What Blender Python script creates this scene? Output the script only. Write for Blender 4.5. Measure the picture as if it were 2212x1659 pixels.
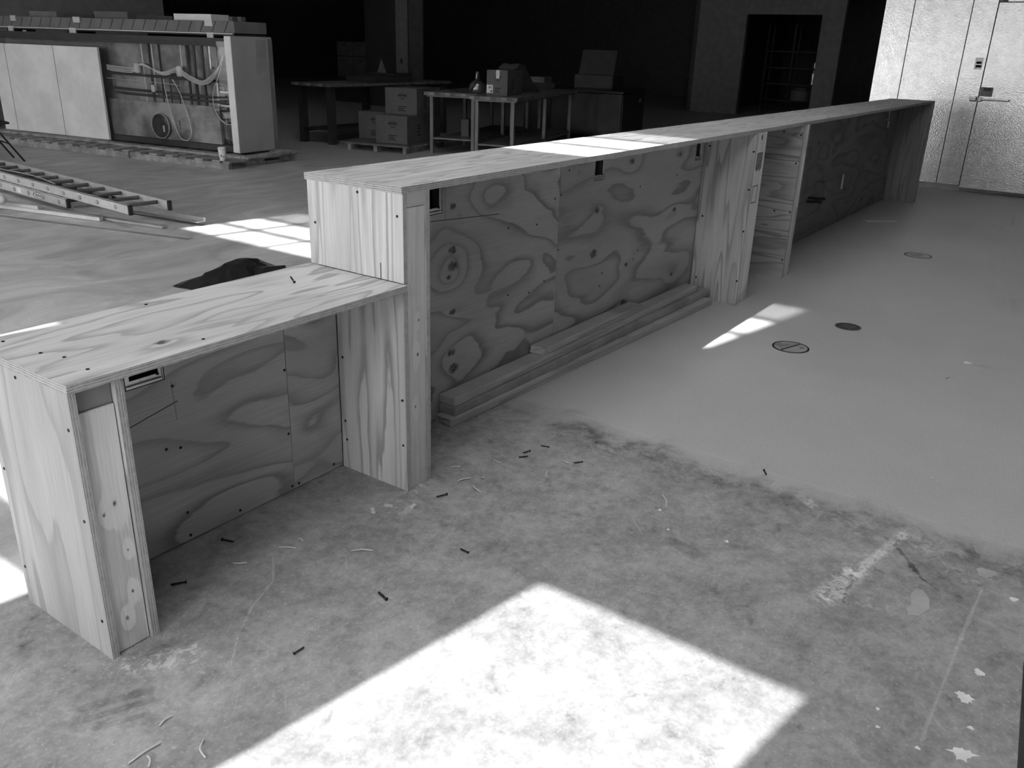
import bpy, bmesh, math, random
from mathutils import Vector, Matrix
random.seed(7)
scene = bpy.context.scene
for o in list(bpy.data.objects):
    bpy.data.objects.remove(o)
C = scene.collection
R = math.radians

# ------------------------------------------------------------------ camera, world, sun, exposure
cam_d = bpy.data.cameras.new('camera')
cam = bpy.data.objects.new('camera', cam_d)
C.objects.link(cam)
cam.location = (-2.0106, -1.8077, 1.4877)
cam.rotation_euler = (R(68.29887), R(-1.7328), R(-54.79412))
cam_d.sensor_fit = 'HORIZONTAL'
cam_d.sensor_width = 36.0
cam_d.lens = 1841.93 / 2212 * 36.0
cam_d.clip_start = 0.02
cam_d.clip_end = 200
scene.camera = cam

SKY = 7.3
SUN = 19.0
world = bpy.data.worlds.new('sky')
scene.world = world
world.use_nodes = True
wn = world.node_tree
wn.nodes.clear()
w_out = wn.nodes.new('ShaderNodeOutputWorld')
w_bg = wn.nodes.new('ShaderNodeBackground')
w_tc = wn.nodes.new('ShaderNodeTexCoord')
w_sep = wn.nodes.new('ShaderNodeSeparateXYZ')
w_ramp = wn.nodes.new('ShaderNodeValToRGB')
wn.links.new(w_tc.outputs['Generated'], w_sep.inputs[0])
w_map = wn.nodes.new('ShaderNodeMapRange')
w_map.inputs['From Min'].default_value = -1
wn.links.new(w_sep.outputs['Z'], w_map.inputs['Value'])
wn.links.new(w_map.outputs[0], w_ramp.inputs[0])
w_ramp.color_ramp.elements[0].position = 0.48
w_ramp.color_ramp.elements[0].color = (.55, .55, .55, 1)
w_ramp.color_ramp.elements[1].position = 0.52
w_ramp.color_ramp.elements[1].color = (1, 1, 1, 1)
wn.links.new(w_ramp.outputs[0], w_bg.inputs['Color'])
w_bg.inputs['Strength'].default_value = SKY
wn.links.new(w_bg.outputs[0], w_out.inputs['Surface'])

sun_d = bpy.data.lights.new('sun', 'SUN')
sun_d.energy = SUN
sun_d.angle = R(0.6)
sun = bpy.data.objects.new('sun', sun_d)
C.objects.link(sun)
SUN_DIR = Vector((1.03, -0.185, -1.067)).normalized()
sun.rotation_euler = SUN_DIR.to_track_quat('-Z', 'Y').to_euler()
sun.location = (-12, 2, 12)

scene.view_settings.view_transform = 'Standard'
scene.view_settings.look = 'None'
scene.view_settings.exposure = 0.25
scene.view_settings.gamma = 1.0
scene.view_settings.use_curve_mapping = False
scene.cycles.use_denoising = True
scene.cycles.max_bounces = 6
scene.cycles.diffuse_bounces = 3
scene.cycles.use_adaptive_sampling = True
scene.cycles.adaptive_threshold = 0.12
scene.cycles.adaptive_min_samples = 12
scene.cycles.glossy_bounces = 3
scene.cycles.transparent_max_bounces = 12
scene.cycles.sample_clamp_indirect = 6.0
scene.cycles.caustics_reflective = False
scene.cycles.caustics_refractive = False


# ------------------------------------------------------------------ node helper
class NB:
    def __init__(s, name):
        s.m = bpy.data.materials.new(name)
        s.m.use_nodes = True
        s.t = s.m.node_tree
        s.n = s.t.nodes
        s.b = s.n['Principled BSDF']
        s.tc = None

    def link(s, a, b):
        s.t.links.new(a, b)

    def setin(s, sock, v):
        if v is None:
            return
        if isinstance(v, bpy.types.NodeSocket):
            s.link(v, sock)
        else:
            sock.default_value = v

    def pos(s):
        if s.tc is None:
            s.tc = s.n.new('ShaderNodeTexCoord')
        return s.tc.outputs['Object']

    def xyz(s):
        q = s.n.new('ShaderNodeSeparateXYZ')
        s.link(s.pos(), q.inputs[0])
        return q.outputs[0], q.outputs[1], q.outputs[2]

    def math(s, op, a, b=None, c=None, clamp=False):
        q = s.n.new('ShaderNodeMath')
        q.operation = op
        q.use_clamp = clamp
        s.setin(q.inputs[0], a)
        s.setin(q.inputs[1], b)
        s.setin(q.inputs[2], c)
        return q.outputs[0]

    def comb(s, x, y, z):
        q = s.n.new('ShaderNodeCombineXYZ')
        s.setin(q.inputs[0], x)
        s.setin(q.inputs[1], y)
        s.setin(q.inputs[2], z)
        return q.outputs[0]

    def noise(s, vec, scale=1.0, detail=2.0, rough=.5, dist=0.0):
        q = s.n.new('ShaderNodeTexNoise')
        s.setin(q.inputs['Vector'], vec)
        q.inputs['Scale'].default_value = scale
        q.inputs['Detail'].default_value = detail
        q.inputs['Roughness'].default_value = rough
        q.inputs['Distortion'].default_value = dist
        return q.outputs[0]

    def ramp(s, v, pts, interp='LINEAR'):
        q = s.n.new('ShaderNodeValToRGB')
        s.link(v, q.inputs[0])
        e = q.color_ramp.elements
        while len(e) < len(pts):
            e.new(.5)
        for k, (p, g) in enumerate(pts):
            e[k].position = p
            e[k].color = (g, g, g, 1)
        q.color_ramp.interpolation = interp
        return q.outputs[0]

    def mapr(s, v, a, b, c=0.0, d=1.0):
        q = s.n.new('ShaderNodeMapRange')
        q.interpolation_type = 'SMOOTHSTEP'
        s.setin(q.inputs['Value'], v)
        q.inputs['From Min'].default_value = a
        q.inputs['From Max'].default_value = b
        q.inputs['To Min'].default_value = c
        q.inputs['To Max'].default_value = d
        return q.outputs[0]

    def mix(s, f, a, b):
        # scalar lerp a + f(b-a)
        d = s.math('SUBTRACT', b, a)
        return s.math('MULTIPLY_ADD', f, d, a)

    def bump(s, h, strength=.3, dist=.01):
        q = s.n.new('ShaderNodeBump')
        q.inputs['Strength'].default_value = strength
        q.inputs['Distance'].default_value = dist
        s.link(h, q.inputs['Height'])
        s.link(q.outputs[0], s.b.inputs['Normal'])

    def done(s, col=None, rough=.6, metal=0.0, spec=.3):
        if col is not None:
            if isinstance(col, bpy.types.NodeSocket):
                s.link(col, s.b.inputs['Base Color'])
            else:
                s.b.inputs['Base Color'].default_value = (col, col, col, 1)
        s.setin(s.b.inputs['Roughness'], rough)
        s.b.inputs['Metallic'].default_value = metal
        s.b.inputs['Specular IOR Level'].default_value = spec
        return s.m

    def seg(s, x, y, p0, p1):
        """distance from (x,y) to a segment"""
        dx, dy = p1[0] - p0[0], p1[1] - p0[1]
        L2 = dx * dx + dy * dy
        ax = s.math('SUBTRACT', x, p0[0])
        ay = s.math('SUBTRACT', y, p0[1])
        t = s.math('MULTIPLY', ax, dx / L2)
        t = s.math('MULTIPLY_ADD', ay, dy / L2, t, clamp=True)
        ex = s.math('MULTIPLY_ADD', t, -dx, ax)
        ey = s.math('MULTIPLY_ADD', t, -dy, ay)
        q = s.math('MULTIPLY', ex, ex)
        q = s.math('MULTIPLY_ADD', ey, ey, q)
        return s.math('SQRT', q)


MATS = {}


def flat(name, g, rough=.6, metal=0.0, var=.12, scale=6.0, spec=.3):
    if name in MATS:
        return MATS[name]
    nb = NB(name)
    v = nb.noise(nb.pos(), scale, 4, .6)
    col = nb.mix(nb.mapr(v, .3, .7), g * (1 - var), g * (1 + var))
    MATS[name] = nb.done(col, rough, metal, spec)
    return MATS[name]


def wood(name, u, v, light=.62, dark=.36, su=1.0, sv=4.5, rings=9.0, seed=0.0, knots=(), lines=(), fs=1.35, jag=.22):
    """rotary-cut plywood face: contour bands of a stretched field, rings around knots"""
    nb = NB(name)
    ax = nb.xyz()
    U, V = ax['xyz'.index(u)], ax['xyz'.index(v)]
    vec = nb.comb(nb.math('MULTIPLY', U, su), nb.math('MULTIPLY', V, sv), seed)
    F = nb.noise(vec, fs, 1.6, .42, .25)
    core = None
    KN = nb.noise(nb.pos(), 60, 2, .6) if knots else None
    for ku, kv, kr in knots:
        du = nb.math('MULTIPLY', nb.math('SUBTRACT', U, ku), 1 / (kr * 7.0))
        dv = nb.math('MULTIPLY', nb.math('SUBTRACT', V, kv), 1 / (kr * 3.2))
        d2 = nb.math('MULTIPLY_ADD', du, du, nb.math('MULTIPLY', dv, dv))
        g = nb.math('POWER', 2.718, nb.math('MULTIPLY', d2, -1.0))
        F = nb.math('MULTIPLY_ADD', g, .15, F)
        e2 = nb.math('MULTIPLY_ADD', du, du, d2)
        c = nb.mapr(nb.math('MULTIPLY_ADD', KN, .22, e2), .10, .24, 1.0, 0.0)
        core = c if core is None else nb.math('MAXIMUM', core, c)
    J = nb.noise(nb.comb(nb.math('MULTIPLY', U, 9.0), nb.math('MULTIPLY', V, 70.0), seed + 3), 1.0, 2, .6)
    b = nb.math('MULTIPLY_ADD', J, jag, nb.math('MULTIPLY', F, rings))
    b = nb.math('FRACT', b)
    c = nb.ramp(b, [(0.0, .05), (.45, .0), (.68, .38), (.86, .95), (.93, 1.0), (.985, .15)])
    bl = nb.noise(vec, .9, 2, .6)
    amp = nb.mapr(bl, .35, .62, .5, 1.0)
    c = nb.math('MULTIPLY', c, amp)
    col = nb.mix(c, light, dark)
    st = nb.noise(nb.comb(nb.math('MULTIPLY', U, 5.0), nb.math('MULTIPLY', V, 260.0), seed + 9), 1.0, 2, .6)
    col = nb.math('MULTIPLY', col, nb.mapr(st, .25, .75, .9, 1.07))
    col = nb.math('MULTIPLY', col, nb.mapr(bl, .3, .7, .88, 1.08))
    if core is not None:
        col = nb.mix(core, col, .085)
    for p0, p1, w, g in lines:
        d = nb.seg(U, V, p0, p1)
        col = nb.mix(nb.mapr(d, w * .5, w, 1.0, 0.0), col, g)
    MATS[name] = nb.done(col, .72, 0, .2)
    return MATS[name]


def ply_edge(name, axis, light=.64, dark=.10):
    nb = NB(name)
    ax = nb.xyz()
    i = 'xyz'.index(axis)
    A = ax[i]
    o = [k for k in range(3) if k != i]
    n1 = nb.noise(nb.comb(nb.math('MULTIPLY', ax[o[0]], 14.0), nb.math('MULTIPLY', ax[o[1]], 14.0), 0.0), 1, 2, .6)
    t = nb.math('MULTIPLY_ADD', n1, .5, nb.math('MULTIPLY', A, 1 / .0068))
    f = nb.math('FRACT', t)
    c = nb.ramp(f, [(0, .1), (.08, 0), (.36, .05), (.44, .8), (.60, .55), (.66, .3), (.84, .3), (.90, 1), (.97, 1), (1, .1)])
    n2 = nb.noise(nb.pos(), 45, 3, .7)
    c = nb.math('MULTIPLY', c, nb.mapr(n2, .3, .7, .65, 1.15))
    MATS[name] = nb.done(nb.mix(c, light, dark), .8, 0, .15)
    return MATS[name]


# ------------------------------------------------------------------ mesh helpers
def setp(o, label=None, cat=None, group=None, kind=None):
    if label:
        o['label'] = label
    if cat:
        o['category'] = cat
    if group:
        o['group'] = group
    if kind:
        o['kind'] = kind
    return o


def obj(name, bm, mats, parent=None, label=None, cat=None, group=None, kind=None, loc=None, rz=0.0, smooth=False):
    me = bpy.data.meshes.new(name)
    bm.normal_update()
    bm.to_mesh(me)
    bm.free()
    if not isinstance(mats, (list, tuple)):
        mats = [mats]
    for m in mats:
        me.materials.append(m)
    if smooth:
        for p in me.polygons:
            p.use_smooth = True
    o = bpy.data.objects.new(name, me)
    C.objects.link(o)
    if parent:
        o.parent = parent
    if loc:
        o.location = loc
    o.rotation_euler[2] = rz
    return setp(o, label, cat, group, kind)


def empty(name, loc=(0, 0, 0), rz=0.0, label=None, cat=None, group=None, kind=None):
    o = bpy.data.objects.new(name, None)
    C.objects.link(o)
    o.empty_display_size = .1
    o.location = loc
    o.rotation_euler[2] = rz
    return setp(o, label, cat, group, kind)


def B(bm=None):
    return bm if bm is not None else bmesh.new()


def box(x0, x1, y0, y1, z0, z1, bm=None, bevel=0.0, mi=None):
    """mi = (ix, iy, iz) material index for faces normal to x, y, z"""
    t = bmesh.new()
    vs = [t.verts.new(p) for p in ((x0, y0, z0), (x1, y0, z0), (x1, y1, z0), (x0, y1, z0),
                                   (x0, y0, z1), (x1, y0, z1), (x1, y1, z1), (x0, y1, z1))]
    for f, a in (((0, 3, 2, 1), 2), ((4, 5, 6, 7), 2), ((0, 1, 5, 4), 1), ((2, 3, 7, 6), 1), ((1, 2, 6, 5), 0), ((3, 0, 4, 7), 0)):
        fc = t.faces.new([vs[k] for k in f])
        if mi:
            fc.material_index = mi[a]
    if bevel:
        bmesh.ops.bevel(t, geom=list(t.edges), offset=bevel, segments=2, affect='EDGES', profile=.5)
    if bm is None:
        return t
    merge(bm, t)
    return bm


def merge(bm, t):
    me = bpy.data.meshes.new('tmp')
    t.to_mesh(me)
    t.free()
    bm.from_mesh(me)
    bpy.data.meshes.remove(me)


def tube(p0, p1, r, bm=None, seg=12, r1=None):
    p0, p1 = Vector(p0), Vector(p1)
    d = p1 - p0
    bm = B(bm)
    q = d.to_track_quat('Z', 'Y').to_matrix().to_4x4()
    m = Matrix.Translation((p0 + p1) / 2) @ q
    bmesh.ops.create_cone(bm, cap_ends=True, segments=seg, radius1=r, radius2=r if r1 is None else r1, depth=d.length, matrix=m)
    return bm


def path(pts, r, bm=None, seg=8):
    """swept tube along a smooth polyline"""
    bm = B(bm)
    P = [Vector(p) for p in pts]
    Q = []
    for i in range(len(P) - 1):
        a, b, c, d = P[max(i - 1, 0)], P[i], P[i + 1], P[min(i + 2, len(P) - 1)]
        for k in range(6):
            t = k / 6
            Q.append(.5 * ((2 * b) + (c - a) * t + (2 * a - 5 * b + 4 * c - d) * t * t + (3 * b - a - 3 * c + d) * t ** 3))
    Q.append(P[-1])
    rings = []
    for i, p in enumerate(Q):
        d = (Q[min(i + 1, len(Q) - 1)] - Q[max(i - 1, 0)]).normalized()
        up = Vector((0, 0, 1)) if abs(d.z) < .9 else Vector((1, 0, 0))
        a = d.cross(up).normalized()
        b = d.cross(a)
        rings.append([bm.verts.new(p + r * (a * math.cos(2 * math.pi * k / seg) + b * math.sin(2 * math.pi * k / seg))) for k in range(seg)])
    for A, D in zip(rings, rings[1:]):
        for k in range(seg):
            bm.faces.new((A[k], A[(k + 1) % seg], D[(k + 1) % seg], D[k]))
    bm.faces.new(rings[0][::-1])
    bm.faces.new(rings[-1])
    return bm


def lathe(prof, bm=None, seg=24, at=(0, 0, 0)):
    bm = B(bm)
    rings = []
    for r, z in prof:
        rings.append([bm.verts.new((at[0] + r * math.cos(2 * math.pi * k / seg), at[1] + r * math.sin(2 * math.pi * k / seg), at[2] + z)) for k in range(seg)])
    for A, D in zip(rings, rings[1:]):
        for k in range(seg):
            bm.faces.new((A[k], A[(k + 1) % seg], D[(k + 1) % seg], D[k]))
    if prof[0][0] > 1e-5:
        bm.faces.new(rings[0][::-1])
    if prof[-1][0] > 1e-5:
        bm.faces.new(rings[-1])
    return bm


def holed(axis, c0, c1, u0, u1, v0, v1, holes, mi_face=0, mi_edge=1):
    """slab normal to axis ('x' or 'y') between c0,c1 spanning u (other horizontal) and z, with rectangular holes"""
    us = sorted({u0, u1, *[h[0] for h in holes], *[h[1] for h in holes]})
    vs = sorted({v0, v1, *[h[2] for h in holes], *[h[3] for h in holes]})
    bm = bmesh.new()

    def P(c, u, v):
        return (c, u, v) if axis == 'x' else (u, c, v)
    cache = {}

    def vert(c, i, j):
        k = (c, i, j)
        if k not in cache:
            cache[k] = bm.verts.new(P(c, us[i], vs[j]))
        return cache[k]

    def solid(i, j):
        if i < 0 or j < 0 or i >= len(us) - 1 or j >= len(vs) - 1:
            return False
        cu, cv = (us[i] + us[i + 1]) / 2, (vs[j] + vs[j + 1]) / 2
        return not any(h[0] < cu < h[1] and h[2] < cv < h[3] for h in holes)
    for i in range(len(us) - 1):
        for j in range(len(vs) - 1):
            if not solid(i, j):
                continue
            for c in (c0, c1):
                f = bm.faces.new((vert(c, i, j), vert(c, i + 1, j), vert(c, i + 1, j + 1), vert(c, i, j + 1)))
                f.material_index = mi_face
            for (di, dj, a, b) in ((-1, 0, (i, j), (i, j + 1)), (1, 0, (i + 1, j), (i + 1, j + 1)), (0, -1, (i, j), (i + 1, j)), (0, 1, (i, j + 1), (i + 1, j + 1))):
                if not solid(i + di, j + dj):
                    f = bm.faces.new((vert(c0, *a), vert(c0, *b), vert(c1, *b), vert(c1, *a)))
                    f.material_index = mi_edge
    bmesh.ops.recalc_face_normals(bm, faces=list(bm.faces))
    return bm


def prism(pts, z0, z1, bm=None):
    bm = B(bm)
    a = [bm.verts.new((x, y, z0)) for x, y in pts]
    b = [bm.verts.new((x, y, z1)) for x, y in pts]
    n = len(pts)
    bm.faces.new(a[::-1])
    bm.faces.new(b)
    for k in range(n):
        bm.faces.new((a[k], a[(k + 1) % n], b[(k + 1) % n], b[k]))
    return bm


def text_mesh(body, size, depth):
    cu = bpy.data.curves.new('letters', 'FONT')
    cu.body = body
    cu.size = size
    cu.extrude = depth
    cu.align_x = 'CENTER'
    cu.align_y = 'CENTER'
    t = bpy.data.objects.new('letters', cu)
    C.objects.link(t)
    dg = bpy.context.evaluated_depsgraph_get()
    me = bpy.data.meshes.new_from_object(t.evaluated_get(dg))
    bpy.data.objects.remove(t)
    return me


# ------------------------------------------------------------------ materials
def floor_material():
    nb = NB('concrete_floor')
    x, y, z = nb.xyz()
    p = nb.pos()
    big = nb.noise(p, .7, 2, .55)
    mid = nb.noise(p, 4.5, 4, .65, .4)
    fine = nb.noise(p, 26, 4, .7)
    grit = nb.noise(p, 95, 2, .7)
    wob = nb.noise(p, 2.4, 2, .6)
    # smooth troweled slab beyond the joint at x = 0.95
    xj = nb.math('MULTIPLY_ADD', nb.math('SUBTRACT', wob, .5), .55, x)
    smooth_r = nb.mapr(xj, .80, .96)
    side = nb.mapr(nb.math('MULTIPLY_ADD', nb.math('SUBTRACT', wob, .5), .8, y), .3, .6)   # behind the counter
    smooth_s = nb.math('ADD', .50, nb.math('MULTIPLY', nb.math('SUBTRACT', big, .5), .14))
    smooth_s = nb.math('MULTIPLY_ADD', nb.math('SUBTRACT', mid, .5), .06, smooth_s)
    rough_s = nb.math('MULTIPLY_ADD', nb.math('SUBTRACT', mid, .5), .46, .335)
    rough_s = nb.math('MULTIPLY_ADD', nb.math('SUBTRACT', fine, .5), .36, rough_s)
    # scratches
    sv = nb.comb(nb.math('MULTIPLY', nb.math('ADD', x, y), 5.0), nb.math('MULTIPLY', nb.math('SUBTRACT', x, y), 75.0), 0.0)
    scr = nb.mapr(nb.noise(sv, 1, 4, .65, .8), .62, .75)
    rough_s = nb.math('MULTIPLY_ADD', scr, .12, rough_s)
    speck = nb.mapr(grit, .60, .70)
    rough_s = nb.math('MULTIPLY_ADD', speck, .09, rough_s)
    dk0 = nb.noise(p, 11, 4, .7, .5)
    dk = nb.mapr(dk0, .58, .72)
    rough_s = nb.math('MULTIPLY_ADD', dk, -.10, rough_s)
    # swirls behind the counter
    sw = nb.noise(nb.comb(nb.math('MULTIPLY', x, 1.0), nb.math('MULTIPLY', y, 2.2), 4.0), 1.1, 5, .6, 1.8)
    back_s = nb.math('MULTIPLY_ADD', nb.math('SUBTRACT', sw, .5), .60, .45)
    back_s = nb.math('MULTIPLY_ADD', nb.math('SUBTRACT', fine, .5), .08, back_s)
    fr = nb.mix(smooth_r, rough_s, smooth_s)
    far = nb.mapr(x, 5.5, 7.0)
    dustn = nb.noise(p, 30, 4, .75, .6)
    col = nb.mix(nb.math('MULTIPLY', side, nb.math('SUBTRACT', 1.0, far)), fr, back_s)
    # dark worn band along the joint
    jd = nb.mapr(nb.math('ABSOLUTE', nb.math('SUBTRACT', nb.math('MULTIPLY_ADD', nb.math('SUBTRACT', mid, .5), .5, x), .80)), .0, .17, 1.0, 0.0)
    jd = nb.math('MULTIPLY', jd, nb.mapr(dk0, .42, .56))
    jd = nb.math('MULTIPLY', jd, nb.mapr(y, -.05, -.2))
    col = nb.math('MULTIPLY_ADD', jd, -.13, col)
    # saw-cut joint, worn pale
    jl = nb.mapr(nb.math('ABSOLUTE', nb.math('SUBTRACT', x, .955)), .002, .006, .05, 0.0)
    jl = nb.math('MULTIPLY', jl, nb.mapr(mid, .35, .6))
    col = nb.math('ADD', col, jl)
    # second joint behind the counter and cracks
    for p0, p1, w, g in [((2.2, 6.9), (4.9, 4.4), .012, .10),
                         ((-.579, .047), (-.66, -.048), .004, .12), ((-.66, -.048), (-.776, -.098), .004, .12),
                         ((-.776, -.098), (-.877, -.166), .004, .12), ((-.877, -.166), (-.97, -.254), .004, .12),
                         ((.601, -1.757), (.307, -1.746), .006, .12), ((.307, -1.746), (-.165, -1.736), .005, .1),
                         ((.69, -1.499), (.55, -1.60), .010, -.14), ((.465, -1.415), (.279, -1.434), .005, -.12),
                         ((.55, -1.60), (.50, -1.68), .006, -.10)]:
        d = nb.math('MULTIPLY_ADD', nb.math('SUBTRACT', fine, .5), .03, nb.seg(x, y, p0, p1))
        col = nb.math('MULTIPLY_ADD', nb.mapr(d, w * .3, w, 1.0, 0.0), g, col)
    # pale plaster dust along a scrape, and under the near post
    for p0, p1, w, g, thr in [((.79, -1.495), (.45, -1.42), .024, .24, .40), ((.47, -1.42), (.27, -1.385), .055, .26, .44), ((.60, -1.46), (.42, -1.40), .06, .16, .54),
                              ((-1.13, -.03), (-1.02, -.13), .07, .22, .50), ((.05, .0), (-.12, -.06), .07, .16, .52),
                              ((.80, -1.50), (.62, -1.72), .07, .10, .48), ((.28, -1.40), (.33, -1.52), .05, .14, .52),
                              ((.818, -1.17), (.80, -1.19), .03, .2, .42), ((-1.35, .22), (-1.45, .05), .05, .14, .45)]:
        d = nb.seg(x, y, p0, p1)
        m = nb.math('MULTIPLY', nb.mapr(d, w * .25, w, 1.0, 0.0), nb.mapr(dustn, thr, thr + .08))
        col = nb.math('MULTIPLY_ADD', m, g, col)
    # dark tyre rubs near the front
    for p0, p1, w in [((-1.27, -.10), (-1.14, -.17), .018), ((-1.285, -.14), (-1.16, -.20), .014), ((-1.29, -.18), (-1.2, -.23), .012), ((.27, -.89), (.25, -.98), .035)]:
        d = nb.seg(x, y, p0, p1)
        col = nb.math('MULTIPLY_ADD', nb.mapr(d, w * .5, w, 1.0, 0.0), -.07, col)
    col = nb.math('MULTIPLY', col, nb.mapr(grit, .2, .8, .93, 1.07))
    col = nb.math('MAXIMUM', col, .05)
    rough = nb.mix(smooth_r, .75, .5)
    return nb.done(col, rough, 0, .35)


M_floor = floor_material()
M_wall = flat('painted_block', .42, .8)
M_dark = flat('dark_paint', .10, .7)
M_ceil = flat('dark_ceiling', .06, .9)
M_black = flat('black_void', .012, .9, var=.05)
M_frame = flat('dark_aluminium', .12, .5, .3)
M_steel = flat('galvanised_steel', .62, .32, .9, .18, 20)
M_stain = flat('stainless_steel', .45, .25, .95, .1, 3)
M_dsteel = flat('dull_dark_steel', .03, .3, .5, .3, 3)
M_alu = flat('ladder_aluminium', .68, .42, .55, .08, 9)
M_alud = flat('ladder_channel_inside', .4, .5, .5, .1, 9)
M_rung = flat('shaded_rung', .14, .5, .3)  # rung metal darkened to stand for the shadow between the rails
M_rubber = flat('black_rubber', .02, .7)
M_white = flat('white_panel_film', .80, .3, 0, .1, 2.2, .5)
M_whiteb = flat('bright_white_edge', .74, .45, 0, .05, 5)
M_greyfilm = flat('grey_end_film', .40, .4, 0, .12, 1.7, .4)
M_gut = flat('zinc_back_panel', .27, .42, .4, .5, 2.6)
M_gutd = flat('dark_pipe', .05, .5)
M_wire = flat('pale_cable', .6, .5)
M_card = flat('cardboard', .12, .85, 0, .08, 5)
M_cardt = flat('taped_cardboard_wrap', .17, .8, 0, .12, 3)
M_ink = flat('dark_ink', .025, .8)
M_tape = flat('pale_tape', .6, .4, 0, .1, 12)
M_paper = flat('paper_white', .72, .8, 0, .05)
M_screw = flat('black_screw', .015, .45, .3)
M_pallet = flat('grey_pallet_wood', .30, .85, 0, .35, 7)
M_lum = wood('framing_lumber', 'x', 'z', .56, .36, .35, 9.0, 4, 5.0)
M_stud = wood('stud_face', 'z', 'x', .80, .60, .3, 7.0, 4, 2.0, knots=[(.62, .062, .004), (.50, .055, .005), (.31, .04, .004), (.42, -1.06, .006), (.40, -1.09, .005), (.16, -1.05, .004), (.09, -1.075, .006), (.28, -1.045, .003)])
M_table = flat('butcher_block', .14, .6, 0, .3, 9)
M_leg = flat('grey_table_leg', .17, .5, .3)
M_tarp = flat('black_plastic', .018, .35, 0, .3, 5, .5)
M_shav = flat('pale_wood_shaving', .66, .8)
M_shut = flat('mid_grey', .2, .7)
E_x, E_y, E_z = ply_edge('ply_edge_x', 'x'), ply_edge('ply_edge_y', 'y'), ply_edge('ply_edge_z', 'z')


def aluminium_wall():
    nb = NB('embossed_aluminium')
    p = nb.pos()
    v = nb.n.new('ShaderNodeTexVoronoi')
    v.inputs['Scale'].default_value = 60
    nb.link(p, v.inputs['Vector'])
    n = nb.noise(p, 9, 4, .6)
    col = nb.mix(nb.mapr(n, .3, .7), .74, .84)
    q = nb.n.new('ShaderNodeBump')
    q.inputs['Strength'].default_value = .25
    q.inputs['Distance'].default_value = .003
    nb.link(v.outputs['Distance'], q.inputs['Height'])
    nb.link(q.outputs[0], nb.b.inputs['Normal'])
    return nb.done(col, .27, .9, .5)


M_cool = aluminium_wall()


def glass(name, g):
    m = bpy.data.materials.new(name)
    m.use_nodes = True
    t = m.node_tree
    t.nodes.clear()
    o = t.nodes.new('ShaderNodeOutputMaterial')
    mx = t.nodes.new('ShaderNodeMixShader')
    tr = t.nodes.new('ShaderNodeBsdfTransparent')
    tr.inputs[0].default_value = (g, g, g, 1)
    gl = t.nodes.new('ShaderNodeBsdfGlossy')
    gl.inputs['Roughness'].default_value = .05
    mx.inputs[0].default_value = .05
    t.links.new(tr.outputs[0], mx.inputs[1])
    t.links.new(gl.outputs[0], mx.inputs[2])
    t.links.new(mx.outputs[0], o.inputs[0])
    return m


M_glass = glass('clear_glass', .95)
M_glass_low = glass('tinted_glass', .7)
M_glass_up = glass('dusty_glass', .88)
M_glass_dim = glass('dirty_glass', .44)
M_film = glass('clear_plastic_film', .93)

# ------------------------------------------------------------------ the shell
XF = -2.6           # inner face of the glazed front wall (behind the camera)
floor = obj('floor', box(-2.7, 27, -6, 26, -.2, 0), M_floor, kind='structure')
SKYL = (-1.4, 2.3, -2.4, 3.3)      # roof light opening, invented and sized to add overhead light
def ceiling_mesh():
    bm = bmesh.new()
    x0, x1, y0, y1 = SKYL
    box(-2.7, x0, -6, 26, 10.0, 10.1, bm)
    box(x1, 27, -6, 26, 10.0, 10.1, bm)
    box(x0, x1, -6, y0, 10.0, 10.1, bm)
    box(x0, x1, y1, 26, 10.0, 10.1, bm)
    bmesh.ops.remove_doubles(bm, verts=list(bm.verts), dist=1e-4)
    return bm
obj('ceiling', ceiling_mesh(), M_ceil, kind='structure')
obj('added_sun_screen', box(-1.52, -1.42, -2.8, 5.2, 10.1, 14.4), M_wall, kind='structure')  # unseen screen added above the roof to keep sun out of the opening
UP0, UP1, UM1, UM2 = 4.95, 6.14, 5.335, 5.726
ZT = 2.56
HOLES = [(-1.045, -.235, .08, ZT), (.715, 2.1, .35, ZT), (3.4, 6.4, .35, ZT),
         (.665, 2.9, UP0, UP1), (3.6, 5.29, UP0, UP1), (-3.4, -1.35, 3.9, 5.8), (6.8, 9.8, .35, ZT), (10.2, 12.8, .35, ZT)]
obj('wall_front', holed('x', XF - .06, XF, -6, 26, 0, 10.0, HOLES, 0, 0), M_dark, kind='structure')
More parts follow.
